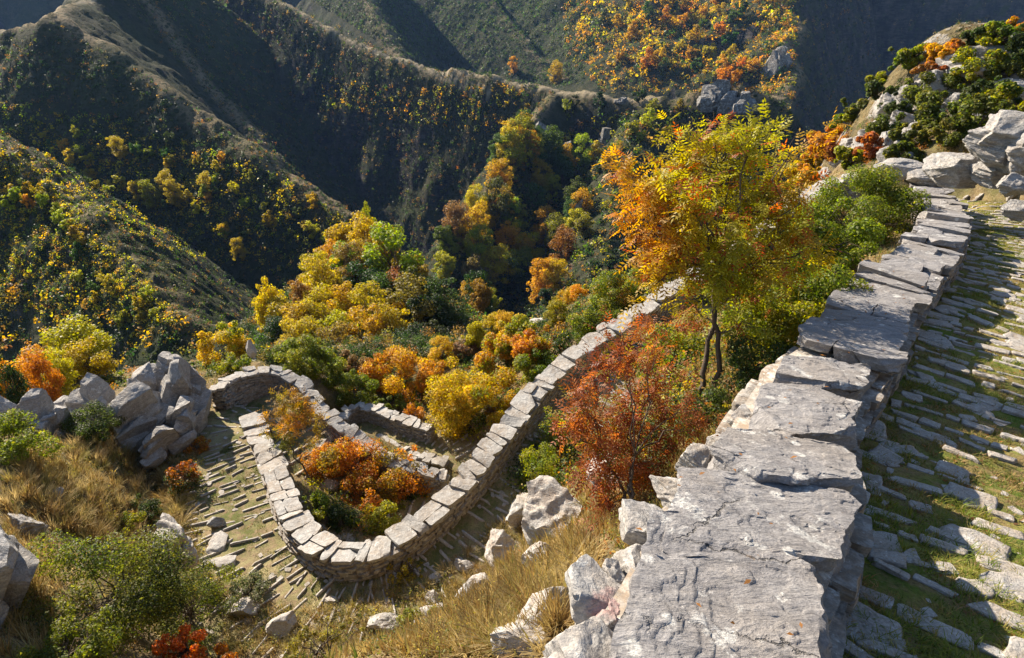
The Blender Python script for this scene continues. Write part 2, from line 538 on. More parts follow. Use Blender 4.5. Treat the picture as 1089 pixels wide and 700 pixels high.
# ------------------------------------------------------------------ materials
def limestone(name, scale=1.0, base=(0.40, 0.385, 0.365), warm=(0.36, 0.30, 0.24), dark=(0.17, 0.165, 0.165), bump=1.0, red=None, darkness=0.5):
    t = NT(name)
    p = t.pos()
    q = t.mapping(p, (scale, scale, scale))
    flat = t.mapping(p, (scale * 1.0, scale * 1.0, scale * 5.0), (0.12, 0.2, 0))
    big = t.noise(q, 1.7, 5, 0.6)
    mid = t.noise(q, 9.0, 6, 0.65)
    fine = t.noise(q, 46.0, 5, 0.7)
    lay = t.noise(flat, 6.0, 6, 0.6, 0.6)
    c = t.mix(t.ramp(big, [(0.35, 0), (0.62, 1)]), base, warm)
    c = t.mix(t.ramp(lay, [(0.42, 0.0), (0.62, darkness)]), c, dark)
    c = t.mix(t.ramp(mid, [(0.46, 0.0), (0.60, 0.55)]), c, (0.50, 0.485, 0.46))
    lich = t.noise(t.mapping(q, (1, 1, 1), (0.4, 0.1, 0.9)), 5.5, 8, 0.72)
    c = t.mix(t.ramp(lich, [(0.585, 0), (0.625, 0.8)]), c, (0.58, 0.57, 0.54))
    spots = t.voro(q, 13.0)
    c = t.mix(t.math('MULTIPLY', t.ramp(spots, [(0.10, 0.85), (0.17, 0)]), t.ramp(big, [(0.5, 0), (0.56, 1)])), c, (0.60, 0.59, 0.57))
    lo = t.noise(t.mapping(q, (1, 1, 1), (1.4, 0.7, 0.2)), 7.0, 6, 0.7)
    c = t.mix(t.ramp(lo, [(0.64, 0), (0.70, 0.5)]), c, (0.33, 0.19, 0.07))
    c = t.mix(t.ramp(fine, [(0.35, 0.55), (0.6, 0.0)]), c, (0.14, 0.135, 0.13))
    # hairline joints weathered dark
    cr = t.voro(t.mapping(t.mix(0.12, q, t.noise(q, 3.0, 4, 0.6, 0, True)), (1.0, 1.0, 1.6)), 1.9, 'DISTANCE_TO_EDGE')
    crm = t.ramp(t.noise(q, 1.1, 3, 0.5), [(0.56, 0), (0.62, 1)])
    c = t.mix(t.math('MULTIPLY', t.ramp(cr, [(0.003, 0.6), (0.010, 0)]), crm), c, (0.08, 0.075, 0.07))
    if red is not None:
        m = t.n("ShaderNodeVectorMath", operation='DISTANCE'); t.link(p, m.inputs[0]); m.inputs[1].default_value = red[0]
        dd = t.math('ADD', m.outputs["Value"], t.math('MULTIPLY', t.math('SUBTRACT', t.noise(q, 14.0, 4), 0.5), red[1] * 1.5))
        c = t.mix(t.math('MULTIPLY', t.ramp(t.math('DIVIDE', dd, red[1]), [(0.55, 0.38), (1.0, 0)]), t.ramp(fine, [(0.35, 0.3), (0.5, 1)])), c, (0.42, 0.12, 0.11))
    h = t.math('ADD', t.math('MULTIPLY', lay, 1.1), t.math('MULTIPLY', mid, 0.7))
    h = t.math('ADD', h, t.math('MULTIPLY', t.math('MULTIPLY', t.ramp(cr, [(0.0, -1), (0.02, 0)]), crm), 0.3))
    n1 = t.bump(h, 0.85, 0.035 * bump / scale)
    n2 = t.bump(t.math('ADD', fine, t.math('MULTIPLY', lich, 0.5)), 0.7, 0.010 * bump / scale, n1)
    return t.bsdf(c, 0.9, n2, 0.2)

def slab_mat():
    t = NT("slab_limestone")
    p = t.pos()
    wob = t.mix(0.10, p, t.noise(p, 1.6, 4, 0.6, 0, True))
    streak = t.noise(t.mapping(wob, (2.2, 6.0, 7.0), (0, 0, 0.35)), 2.0, 7, 0.66, 0.5)
    thin = t.noise(t.mapping(wob, (4.0, 20.0, 18.0), (0, 0, 0.30)), 2.0, 7, 0.7, 0.8)
    big = t.noise(p, 1.5, 5, 0.6); mid = t.noise(p, 6.0, 7, 0.68); fine = t.noise(p, 70.0, 5, 0.72)
    c = t.mix(t.ramp(streak, [(0.36, 0), (0.62, 1)]), (0.205, 0.195, 0.197), (0.33, 0.315, 0.31))
    c = t.mix(t.ramp(big, [(0.45, 0), (0.63, 0.7)]), c, (0.265, 0.235, 0.21))
    c = t.mix(t.ramp(thin, [(0.34, 0.4), (0.42, 0)]), c, (0.13, 0.12, 0.118))
    li = t.noise(t.mapping(p, (1, 1, 1), (0.4, 0.1, 0.9)), 3.4, 9, 0.74)
    c = t.mix(t.ramp(li, [(0.575, 0), (0.60, 0.85)]), c, (0.52, 0.51, 0.485))
    sp = t.voro(t.mix(0.04, p, t.noise(p, 9.0, 3, 0.6, 0, True)), 5.0)
    c = t.mix(t.math('MULTIPLY', t.ramp(sp, [(0.15, 0.8), (0.21, 0)]), t.ramp(mid, [(0.50, 0), (0.55, 1)])), c, (0.60, 0.585, 0.55))
    dk = t.noise(t.mapping(p, (1, 1, 1), (1.4, 0.7, 0.2)), 4.5, 8, 0.75)
    c = t.mix(t.ramp(dk, [(0.60, 0), (0.68, 0.7)]), c, (0.15, 0.145, 0.145))
    c = t.mix(t.ramp(t.noise(t.mapping(p, (1, 1, 1), (2.4, 0.3, 1.2)), 8.0, 6, 0.7), [(0.66, 0), (0.72, 0.6)]), c, (0.30, 0.17, 0.06))
    c = t.mix(t.ramp(fine, [(0.36, 0.45), (0.52, 0.0)]), c, (0.12, 0.115, 0.11))
    c = t.mix(t.ramp(fine, [(0.56, 0.0), (0.70, 0.4)]), c, (0.56, 0.54, 0.51))
    cr = t.voro(t.mapping(t.mix(0.22, p, t.noise(p, 2.2, 6, 0.7, 0, True)), (1.0, 1.5, 1.2)), 1.5, 'DISTANCE_TO_EDGE')
    crm = t.math('MULTIPLY', t.ramp(cr, [(0.002, 1), (0.010, 0)]), t.ramp(t.noise(p, 1.3, 4, 0.6), [(0.50, 0), (0.54, 1)]))
    c = t.mix(t.math('MULTIPLY', crm, 0.7), c, (0.07, 0.065, 0.06))
    m = t.n("ShaderNodeVectorMath", operation='DISTANCE'); t.link(p, m.inputs[0]); m.inputs[1].default_value = tuple(P(652, 652, 2.45))
    dd = t.math('ADD', m.outputs["Value"], t.math('MULTIPLY', t.math('SUBTRACT', t.noise(p, 14.0, 4), 0.5), 0.18))
    c = t.mix(t.math('MULTIPLY', t.ramp(dd, [(0.05, 0.3), (0.10, 0)]), t.ramp(fine, [(0.38, 0.3), (0.5, 1)])), c, (0.40, 0.13, 0.12))   # faded red paint blaze
    h = t.math('ADD', streak, t.math('MULTIPLY', thin, 0.25)); h = t.math('ADD', h, t.math('MULTIPLY', mid, 0.3))
    h = t.math('SUBTRACT', h, t.math('MULTIPLY', crm, 0.6))
    n1 = t.bump(h, 0.95, 0.045)
    n2 = t.bump(t.math('ADD', fine, li), 0.7, 0.007, n1)
    return t.bsdf(c, 0.88, n2, 0.22)

_rp = P(652, 652, 2.5)
M_slab = slab_mat()
M_rub = limestone("rubble_limestone", 1.5, base=(0.42, 0.40, 0.38), red=(tuple(_rp), 0.12))
M_rock = limestone("rock_limestone", 0.8, base=(0.42, 0.405, 0.39), warm=(0.38, 0.33, 0.28), dark=(0.20, 0.195, 0.19), darkness=0.6, bump=1.6)
M_white = limestone("pale_limestone", 1.0, base=(0.50, 0.475, 0.44), warm=(0.46, 0.38, 0.31), dark=(0.28, 0.27, 0.26), darkness=0.5)
M_cap = limestone("coping_limestone", 1.1, base=(0.42, 0.41, 0.39), darkness=0.35)
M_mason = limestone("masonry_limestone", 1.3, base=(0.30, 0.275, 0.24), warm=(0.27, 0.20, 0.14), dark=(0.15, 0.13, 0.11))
M_step = limestone("step_limestone", 1.6, base=(0.44, 0.41, 0.37), warm=(0.38, 0.31, 0.24), dark=(0.24, 0.22, 0.20), darkness=0.35)

def ground_mat():
    t = NT("hillside_ground")
    p = t.pos()
    a = t.noise(p, 0.55, 5, 0.6); b = t.noise(p, 3.2, 6, 0.65); f = t.noise(p, 22.0, 5, 0.7)
    c = t.mix(t.ramp(b, [(0.38, 0), (0.6, 1)]), (0.135, 0.095, 0.055), (0.25, 0.185, 0.09))
    c = t.mix(t.ramp(a, [(0.48, 0), (0.62, 0.8)]), c, (0.085, 0.095, 0.028))
    c = t.mix(t.ramp(f, [(0.56, 0), (0.68, 0.7)]), c, (0.32, 0.28, 0.20))
    c = t.mix(t.ramp(f, [(0.34, 0.7), (0.46, 0)]), c, (0.06, 0.045, 0.03))
    rk = t.noise(p, 1.1, 8, 0.7)
    c = t.mix(t.ramp(rk, [(0.60, 0), (0.64, 0.85)]), c, (0.34, 0.32, 0.30))
    n = t.bump(t.math('ADD', b, t.math('MULTIPLY', f, 0.5)), 0.9, 0.08)
    return t.bsdf(c, 0.95, n, 0.1)

def far_mat():
    t = NT("valley_ground")
    p = t.pos()
    nz = t.n("ShaderNodeSeparateXYZ"); t.link(t.n("ShaderNodeNewGeometry").outputs["True Normal"], nz.inputs[0])
    a = t.noise(p, 0.018, 6, 0.6); b = t.noise(p, 0.11, 7, 0.68); f = t.noise(p, 0.7, 6, 0.7)
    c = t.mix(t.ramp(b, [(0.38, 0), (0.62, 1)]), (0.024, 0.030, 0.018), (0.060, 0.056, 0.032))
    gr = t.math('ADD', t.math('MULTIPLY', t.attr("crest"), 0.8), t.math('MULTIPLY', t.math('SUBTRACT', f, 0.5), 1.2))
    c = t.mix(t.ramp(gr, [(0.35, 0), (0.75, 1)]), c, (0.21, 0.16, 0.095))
    c = t.mix(t.ramp(a, [(0.5, 0), (0.62, 0.6)]), c, (0.045, 0.055, 0.022))
    c = t.mix(t.ramp(f, [(0.52, 0), (0.60, 0.85)]), c, (0.028, 0.036, 0.016))
    sv = t.voro(t.mix(0.25, p, t.noise(p, 0.4, 3, 0.6, 0, True)), 0.42)
    svm = t.math('MULTIPLY', t.ramp(sv, [(0.30, 0.92), (0.44, 0)]), t.ramp(t.noise(p, 0.045, 4, 0.6), [(0.40, 0.35), (0.56, 1)]))
    c = t.mix(svm, c, (0.022, 0.032, 0.012))
    rk = t.math('ADD', nz.outputs[2], t.math('MULTIPLY', t.math('SUBTRACT', b, 0.5), 0.5))
    lay = t.math('ADD', t.math('MULTIPLY', t.noise(t.mapping(p, (0.35, 0.35, 1.6)), 0.4, 7, 0.7), 0.5), t.math('MULTIPLY', t.noise(t.mapping(p, (1, 1, 0.22)), 0.09, 7, 0.7), 0.5))
    rc = t.mix(t.ramp(lay, [(0.46, 0), (0.66, 1)]), (0.014, 0.017, 0.021), (0.13, 0.105, 0.09))
    c = t.mix(t.ramp(rk, [(0.42, 0.95), (0.54, 0)]), c, rc)
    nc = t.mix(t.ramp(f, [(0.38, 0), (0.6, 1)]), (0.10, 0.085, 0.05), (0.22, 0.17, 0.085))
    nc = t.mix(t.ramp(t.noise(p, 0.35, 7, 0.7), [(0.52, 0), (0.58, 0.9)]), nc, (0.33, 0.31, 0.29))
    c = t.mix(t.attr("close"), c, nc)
    # foot paths trodden along the hillsides
    c = t.mix(t.attr("trail"), c, (0.34, 0.28, 0.19))
    n = t.bump(t.math('ADD', b, t.math('MULTIPLY', f, 0.5)), 1.0, 1.6)
    n = t.bump(lay, 0.8, 0.9, n)
    return t.bsdf(c, 0.95, n, 0.05)

def path_mat(name, green, straw, earth):
    t = NT(name)
    p = t.pos()
    a = t.noise(p, 0.9, 5, 0.6); b = t.noise(p, 5.0, 6, 0.65); f = t.noise(p, 34.0, 5, 0.75)
    c = t.mix(t.ramp(a, [(0.42, 0), (0.58, 1)]), straw, green)
    c = t.mix(t.ramp(b, [(0.46, 0), (0.60, 0.8)]), c, earth)
    c = t.mix(t.ramp(f, [(0.35, 0.6), (0.5, 0)]), c, (0.05, 0.045, 0.025))
    c = t.mix(t.ramp(f, [(0.58, 0), (0.7, 0.5)]), c, (0.36, 0.31, 0.22))
    n = t.bump(t.math('ADD', b, f), 0.9, 0.03)
    return t.bsdf(c, 0.95, n, 0.1)

M_farrock = limestone("crag_limestone", 0.12, base=(0.17, 0.165, 0.16), warm=(0.14, 0.12, 0.095), dark=(0.07, 0.07, 0.07), bump=1.5)
M_ground = ground_mat()
M_far = far_mat()
M_pnear = path_mat("near_path_turf", (0.12, 0.17, 0.025), (0.28, 0.24, 0.07), (0.27, 0.18, 0.09))
M_plow = path_mat("lower_path_turf", (0.13, 0.14, 0.045), (0.32, 0.27, 0.14), (0.27, 0.19, 0.12))

def leaf_mat(name, tfac=0.45, tgain=1.5, rough=0.55):
    t = NT(name)
    c = t.mix(1.0, t.attr("Col", "Color"), t.n("ShaderNodeObjectInfo").outputs["Color"], 'MULTIPLY')
    tr = t.n("ShaderNodeHueSaturation"); tr.inputs["Saturation"].default_value = 1.12; tr.inputs["Value"].default_value = tgain
    t.link(c, tr.inputs["Color"])
    return t.bsdf(c, rough, None, 0.3, tr.outputs[0], tfac)
M_leaf = leaf_mat("leaves", 0.5, 1.7)
M_grass = leaf_mat("grass_blades", 0.35, 1.2, 0.7)
def bark_mat():
    t = NT("bark"); q = t.mapping(t.pos(), (1, 1, 0.25))
    a = t.noise(q, 30, 5, 0.7)
    return t.bsdf(t.mix(a, (0.05, 0.038, 0.028), (0.16, 0.125, 0.095)), 0.9, t.bump(a, 0.8, 0.01), 0.1)
M_bark = bark_mat()

# ------------------------------------------------------------------ the ground
near_o = mesh_obj("hillside", np.stack([GX, GY, GZ], -1).reshape(-1, 3), grid_faces(ny, nx), M_ground, smooth_=True)
tag(near_o, kind="structure")
crest = np.zeros(FX.shape); 
for k, wdt in ((0, 5), (1, 9), (2, 7), (3, 8), (4, 9), (5, 6), (7, 14), (8, 10), (9, 12)):
    d, zc, sd, arc = poly_near(FX, FY, RIDGES[k][0])
    crest = np.maximum(crest, np.exp(-(d / wdt) ** 2))
trail = np.zeros(FX.shape)
for rows, wdt in (([(-40, 42, 296), (20, 32, 296), (48, 23, 288), (78, 5, 320), (100, -15, 345)], 1.5),
                  ([(300, 3, 444), (360, 38, 417), (430, 68, 387), (480, 75, 369), (540, 85.5, 351), (592, 98, 337), (645, 106, 321), (700, 106, 309)], 1.6),
                  ([(420, 60, 395), (480, 84, 366), (520, 98, 352)], 0.9)):
    d, zc, sd, arc = poly_near(FX, FY, rl(*rows))
    trail = np.maximum(trail, np.clip(1.3 - d / wdt, 0, 1))
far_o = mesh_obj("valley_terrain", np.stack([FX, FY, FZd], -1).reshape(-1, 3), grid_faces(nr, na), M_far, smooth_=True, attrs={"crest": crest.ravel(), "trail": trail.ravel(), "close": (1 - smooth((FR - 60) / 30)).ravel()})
tag(far_o, kind="structure")

def path_sheet(name, pls, mat, step, clip=None):
    xs, ys = [], []
    lo = np.min([p[:, :2].min(0) for p, _ in pls], 0) - 2; hi = np.max([p[:, :2].max(0) for p, _ in pls], 0) + 2
    if clip: lo = np.maximum(lo, clip[0]); hi = np.minimum(hi, clip[1])
    X, Y = np.meshgrid(np.arange(lo[0], hi[0], step), np.arange(lo[1], hi[1], step))
    m = np.zeros(X.shape, bool)
    ed = 0.22 * fbm(p2(X, Y, 0.5), 3, 77)
    for p, hw in pls:
        d = poly_near(X, Y, p)[0]
        m |= d + ed < hw
    Z = zg(X.ravel(), Y.ravel()).reshape(X.shape) + 0.022 + 0.02 * (fbm(p2(X, Y, 0.22), 4, 78) + 0.6)
    f = grid_faces(X.shape[0], X.shape[1])
    mm = m.ravel()
    f = f[mm[f].all(1)]
    used, inv = np.unique(f, return_inverse=True)
    V = np.stack([X.ravel(), Y.ravel(), Z.ravel()], -1)[used]
    o = mesh_obj(name, V, inv.reshape(-1, 4), mat, smooth_=True)
    tag(o, kind="structure")
    return o
path_near = path_sheet("path", [(PATH_NEAR, 1.75)], M_pnear, 0.05)
path_low = path_sheet("path", [(PATH_A, 1.45), (PATH_A2, 1.15), (PATH_4, 0.8)], M_plow, 0.07)

# ------------------------------------------------------------------ stones
_shell = {}
def shell(a, b, c):
    """Unique lattice points and quads of a box surface with a*b*c cells."""
    if (a, b, c) in _shell: return _shell[(a, b, c)]
    idx = {}; V = []; F = []
    def vid(i, j, k):
        key = (i, j, k)
        if key not in idx:
            idx[key] = len(V); V.append((i / a, j / b, k / c))
        return idx[key]
    for i in range(a):
        for j in range(b):
            F.append((vid(i, j, 0), vid(i, j + 1, 0), vid(i + 1, j + 1, 0), vid(i + 1, j, 0)))
            F.append((vid(i, j, c), vid(i + 1, j, c), vid(i + 1, j + 1, c), vid(i, j + 1, c)))
    for i in range(a):
        for k in range(c):
            F.append((vid(i, 0, k), vid(i + 1, 0, k), vid(i + 1, 0, k + 1), vid(i, 0, k + 1)))
            F.append((vid(i, b, k), vid(i, b, k + 1), vid(i + 1, b, k + 1), vid(i + 1, b, k)))
    for j in range(b):
        for k in range(c):
            F.append((vid(0, j, k), vid(0, j, k + 1), vid(0, j + 1, k + 1), vid(0, j + 1, k)))
            F.append((vid(a, j, k), vid(a, j + 1, k), vid(a, j + 1, k + 1), vid(a, j, k + 1)))
    _shell[(a, b, c)] = (np.array(V), np.array(F))
    return _shell[(a, b, c)]

def cuts(p, c, size, rng, n, lo=0.62, hi=0.95, flatz=1.0):
    """Chisel flat facets into a point cloud around c."""
    for _ in range(n):
        d = rng.normal(size=3); d[2] *= flatz; d /= np.linalg.norm(d)
        ext = np.sqrt(((d * size) ** 2).sum())
        off = ext * rng.uniform(lo, hi)
        s = (p - c) @ d
        p = p - np.maximum(0, s - off)[:, None] * d
    return p

def slab(quad, thick, seed, res=(10, 8, 3), edge=0.03, rough=0.012, ncut=5, tiltz=None):
    """A rough flat stone under the top quad (TL,TR,BR,BL)."""
    rng = np.random.default_rng(seed)
    V, F = shell(*res)
    q = np.asarray(quad, float)
    s, t, w = V[:, 0:1], V[:, 1:2], V[:, 2:3]
    top = (q[3] * (1 - s) + q[2] * s) * (1 - t) + (q[0] * (1 - s) + q[1] * s) * t
    cen = q.mean(0)
    # round the outline a little and let the flanks batter in
    inset = 1 - 0.05 * (1 - w) * rng.uniform(0.2, 1.6)
    rnd = 1 - 0.04 * ((np.abs(2 * s - 1) ** 6) * (np.abs(2 * t - 1) ** 6))
    p = cen + (top - cen) * rnd * inset
    p[:, 2] = top[:, 2] - (1 - w[:, 0]) * thick
    side = 1 - (1 - np.maximum(np.abs(2 * s - 1), np.abs(2 * t - 1)))[:, 0]
    hv = p - cen; hv[:, 2] = 0; L = np.linalg.norm(hv, axis=1)[:, None] + 1e-6
    size = np.array([np.ptp(q[:, 0]), np.ptp(q[:, 1]), thick * 2.0]) / 2
    p = cuts(p, cen - [0, 0, thick / 2], size, rng, ncut, 0.72, 0.98, 0.6)
    sc = 1.0 / max(0.12, edge * 5)
    o = fbm(p * [sc, sc, sc * 2.5] + seed * 3.1, 4, 7)
    st = fbm(np.stack([p[:, 0] * 1.5, p[:, 1] * 1.5, p[:, 2] * 24 + seed], -1), 3, 9)     # bedding ledges
    p = p + hv / L * (edge * (o + 0.7 * st) * side ** 3)[:, None]
    bed = fbm(np.stack([p[:, 0] * 2.2, p[:, 1] * 2.2, np.full(len(p), seed * 1.7)], -1), 5, 11)
    stepz = np.round(bed * 5) / 5 * 0.6 + bed * 0.4
    p[:, 2] += (rough * 2.0 * stepz + rough * 0.35 * fbm(p * 9, 3, 13)) * w[:, 0]
    return p, F

def rock(c, size, seed, res=18, rot=0.0, ncut=16, rough=0.06, lay=0.03, laydir=(0.1, 0.05, 1.0), lo=0.55):
    """A weathered limestone block: cube-ish blob, chiselled planes, bedding and pitting."""
    rng = np.random.default_rng(seed)
    V, F = shell(res, res, res)
    p = V * 2 - 1
    n = p / (np.linalg.norm(p, axis=1)[:, None] + 1e-9)
    p = n * 0.66 + p * 0.46
    size = np.asarray(size, float)
    p = p * size
    p = cuts(p, 0, size, rng, ncut, lo, 0.93)
    m = size.mean()
    ld = np.asarray(laydir, float); ld /= np.linalg.norm(ld)
    wv = p @ ld + 0.25 * m * vnoise(p / m * 1.3 + seed)
    nn = p / (np.linalg.norm(p, axis=1)[:, None] + 1e-9)
    st = fbm(np.stack([wv / m * 6.0, np.full(len(p), seed * 1.3), p[:, 0] / m * 0.5], -1), 3, 5)
    st = np.sign(st) * np.abs(st) ** 0.6
    p = p + nn * (m * lay * 1.6 * st + m * rough * fbm(p / m * 2.6 + seed * 2.3, 5, 3, ridged=True))[:, None]
    cs, sn = math.cos(rot), math.sin(rot)
    p = p @ np.array([[cs, sn, 0], [-sn, cs, 0], [0, 0, 1]])
    return p + np.asarray(c), F

def blocky(c, size, seed, res=14, rot=0.0, tilt=(0.25, 0.15)):
    """A joint-bounded limestone block: three tilted joint sets, chipped corners, thin bedding."""
    rng = np.random.default_rng(seed)
    V, F = shell(res, res, res)
    p = V * 2 - 1
    n = p / (np.linalg.norm(p, axis=1)[:, None] + 1e-9)
    p = (n * 0.12 + p * 0.90) * np.asarray(size, float)
    p = cuts(p, 0, np.asarray(size, float), rng, 9, 0.70, 0.95)
    m = float(np.mean(size))
    st = fbm(np.stack([p[:, 2] / m * 7 + p[:, 0] / m, np.full(len(p), seed * 1.3), p[:, 1] / m * 0.6], -1), 3, 5)
    hv = p / (np.linalg.norm(p, axis=1)[:, None] + 1e-9)
    p = p + hv * (m * 0.05 * st + m * 0.075 * fbm(p / m * 2.2 + seed * 2.3, 5, 3, ridged=True))[:, None]
    a, b = tilt
    Rx = np.array([[1, 0, 0], [0, math.cos(a), -math.sin(a)], [0, math.sin(a), math.cos(a)]])
    Ry = np.array([[math.cos(b), 0, math.sin(b)], [0, 1, 0], [-math.sin(b), 0, math.cos(b)]])
    cs, sn = math.cos(rot), math.sin(rot)
    p = p @ Rx.T @ Ry.T @ np.array([[cs, sn, 0], [-sn, cs, 0], [0, 0, 1]])
    return p + np.asarray(c), F

def crag_cluster(size, seed, rot, nb=9, tilt=(0.25, 0.35)):
    """An outcrop: joint blocks of uneven height packed together, one mesh."""
    rng = np.random.default_rng(seed); ac = Acc()
    sx, sy, sz = size
    cs, sn = math.cos(rot), math.sin(rot)
    for k in range(nb):
        fx, fy = rng.uniform(-0.62, 0.62), rng.uniform(-0.62, 0.62)
        if k == 0: fx = fy = 0
        h = sz * (1.0 - 0.45 * (fx * fx + fy * fy) ** 0.5 - rng.uniform(0, 0.35) * (k > 0))
        bs = np.array([sx * rng.uniform(0.24, 0.42), sy * rng.uniform(0.36, 0.62), h])
        x, y = fx * sx, fy * sy
        ac.add(blocky((x * cs - y * sn, x * sn + y * cs, h - sz), bs, int(rng.integers(1e6)), 16, rot + rng.normal(0, 0.12), (tilt[0] + rng.normal(0, .05), tilt[1] + rng.normal(0, .05))))
    return ac

class Acc:
    def __init__(s): s.v, s.f, s.n, s.c = [], [], 0, []
    def add(s, vf, c=None):
        v, f = vf
        s.v.append(v); s.f.append(f + s.n); s.n += len(v)
        if c is not None: s.c.append(c)
    def build(s, name, mat, parent=None, smooth_=True, colr=False, sharp=0):
        fs = {}
        for f in s.f: fs.setdefault(f.shape[1], []).append(f)
        return mesh_obj(name, np.vstack(s.v), [np.vstack(x) for x in fs.values()], mat, parent, smooth_, np.vstack(s.c) if colr else None, sharp=sharp)

def frame_at(sp, sl, arc):
    c = np.array([np.interp(arc, sl, sp[:, k]) for k in range(3)])
    a = np.array([np.interp(arc + 0.15, sl, sp[:, k]) for k in range(3)]); b = np.array([np.interp(arc - 0.15, sl, sp[:, k]) for k in range(3)])
    t = a - b; t /= np.linalg.norm(t[:2]) + 1e-9
    r = np.array([t[1], -t[0], 0.0])
    return c, t, r

def masonry(acc, sp, sl, a0, a1, side, off, depth, course, seed, blen=(0.22, 0.5), res=(4, 2, 2), skip_top=0.06):
    """Courses of rough stones up one face of a wall."""
    rng = np.random.default_rng(seed)
    nrow = int(depth / course)
    for k in range(nrow):
        a = a0 + rng.uniform(0, 0.2)
        while a < a1:
            L = rng.uniform(*blen); L = min(L, a1 - a + 0.05)
            c, t, r = frame_at(sp, sl, a + L / 2)
            th = course * rng.uniform(0.8, 1.05)
            zt = c[2] - skip_top - k * course - 0.0
            dpt = rng.uniform(0.22, 0.34)
            o = off + rng.uniform(-0.035, 0.035) + 0.012 * k
            ctr = c + r * side * (o - dpt / 2)
            h = t * L / 2 * 0.97; w = r * dpt / 2
            tz = t[2] * L / 2
            q = np.array([ctr - h + w * -1, ctr - h + w, ctr + h + w, ctr + h - w])
            q[:, 2] = zt + np.array([-tz, -tz, tz, tz])
            acc.add(slab(q, th, int(rng.integers(1e6)), res, 0.022, 0.008, 3))
            a += L

def coping(sp, sl, a0, a1, width, thick, seed, parent, mat, lens=(0.3, 0.6), res=(8, 7, 3), overhang=0.04, skew=0.15, split=0.25, name="capstone", wvar=0.08, tilt=0.03):
    rng = np.random.default_rng(seed)
    a = a0; k = 0
    while a < a1 - 0.08:
        L = rng.uniform(*lens); L = min(L, a1 - a)
        c, t, r = frame_at(sp, sl, a + L / 2)
        w2 = width / 2 + overhang
        sk0 = rng.uniform(-skew, skew) * width; 
        if rng.random() < 0.2: dzz = rng.normal(0, tilt * 1.5)
        else: dzz = 0.0
        lo_, hi_ = w2 + rng.uniform(-wvar, wvar), w2 + rng.uniform(-wvar, wvar)
        dz = rng.normal(0, tilt, 4)
        h = t * (L / 2 - 0.004)
        q = np.array([c + h - r * lo_ + t * sk0 * 0.5, c + h + r * hi_ - t * sk0 * 0.5, c - h + r * hi_ - t * sk0 * 0.5 + 0 * t, c - h - r * lo_ + t * sk0 * 0.5])
        q[:, 2] += dz + 0.02 + dzz
        parts = [q]
        if rng.random() < split:
            f = rng.uniform(0.35, 0.65)
            m1, m2 = q[0] * (1 - f) + q[1] * f, q[3] * (1 - f) + q[2] * f
            g = (q[1] - q[0]) / np.linalg.norm(q[1] - q[0]) * 0.005
            parts = [np.array([q[0], m1 - g, m2 - g, q[3]]), np.array([m1 + g, q[1], q[2], m2 + g]) + [0, 0, rng.normal(0, tilt)]]
        for qq in parts:
            v, f_ = slab(qq, thick * rng.uniform(0.8, 1.3), int(rng.integers(1e6)), res, 0.03, 0.012, 4)
            mesh_obj(name, v, f_, mat, parent, True, sharp=32)
        a += L; k += 1

def core(sp, sl, a0, a1, width, depth, mat, parent, seed):
    """Rubble fill inside the wall, just behind its faces."""
    s = np.arange(a0, a1, 0.12)
    rows = []
    for x in s:
        c, t, r = frame_at(sp, sl, x)
        w = width / 2 - 0.06
        rows.append([c - r * w - [0, 0, depth], c - r * w - [0, 0, 0.1], c + r * w - [0, 0, 0.1], c + r * w - [0, 0, depth]])
    V = np.array(rows)
    V = V + 0.02 * fbm(V * 4.0, 3, seed)[..., None]
    return mesh_obj("wall_core", V.reshape(-1, 3), grid_faces(len(s), 4), mat, parent, True)

# --- the near wall
wall1 = empty("stone_wall", (0.65, 1.3, -2.7))
tag(wall1, "broad dry stone wall of huge cracked grey slabs running up beside the near path", "wall")
def wz(u, v, dz=0.0, it=6):
    """Point on the near wall's top surface seen at a pixel."""
    z = -2.4
    for _ in range(it):
        p = Pz(u, v, z)
        d, zc, _, _ = poly_near(np.array([p[0]]), np.array([p[1]]), wn_s[::4])
        z = 0.5 * z + 0.5 * (float(zc[0]) + dz)
    return Pz(u, v, z)
def put(parent, name, mat, vf):
    return mesh_obj(name, vf[0], vf[1], mat, parent, True)

big = [  # hand placed slabs: top corners TL TR BR BL in photo pixels, lift, thickness
    ([(704, 512), (868, 601), (886, 735), (640, 745)], 0.03, 0.34),
    ([(722, 494), (927, 523), (892, 594), (700, 590)], 0.0, 0.26),
    ([(776, 452), (913, 474), (918, 516), (744, 503)], 0.05, 0.24),
    ([(812, 407), (916, 414), (912, 472), (792, 455)], 0.02, 0.26),
    ([(836, 374), (931, 383), (916, 412), (822, 404)], 0.06, 0.22),
    ([(600, 690), (700, 600), (670, 760), (560, 800)], -0.16, 0.4),
    ([(600, 745), (905, 735), (960, 980), (500, 980)], 0.0, 0.34),
]
for i, (px, dz, th) in enumerate(big):
    q = np.array([wz(u, v, dz) for u, v in px])
    v, f = slab(q, th, 100 + i, (120, 104, 18), 0.06, 0.022, 8)
    mesh_obj("slab", v, f, M_slab, wall1, True, sharp=40)
# behind the camera the wall simply goes on
coping(wn_s, wn_l, 0.0, 1.2, 1.0, 0.25, 5, wall1, M_slab, (0.5, 0.8), (20, 16, 4), name="slab")
# from the fifth slab on to the hairpin
a_far = float(poly_near(np.array([wz(884, 372)[0]]), np.array([wz(884, 372)[1]]), wn_s)[3][0])
coping(wn_s, wn_l, a_far + 0.12, wn_l[-1], 0.88, 0.13, 6, wall1, M_slab, (0.34, 0.62), (30, 26, 7), overhang=0.0, skew=0.25, split=0.3, name="slab", wvar=0.09, tilt=0.035)
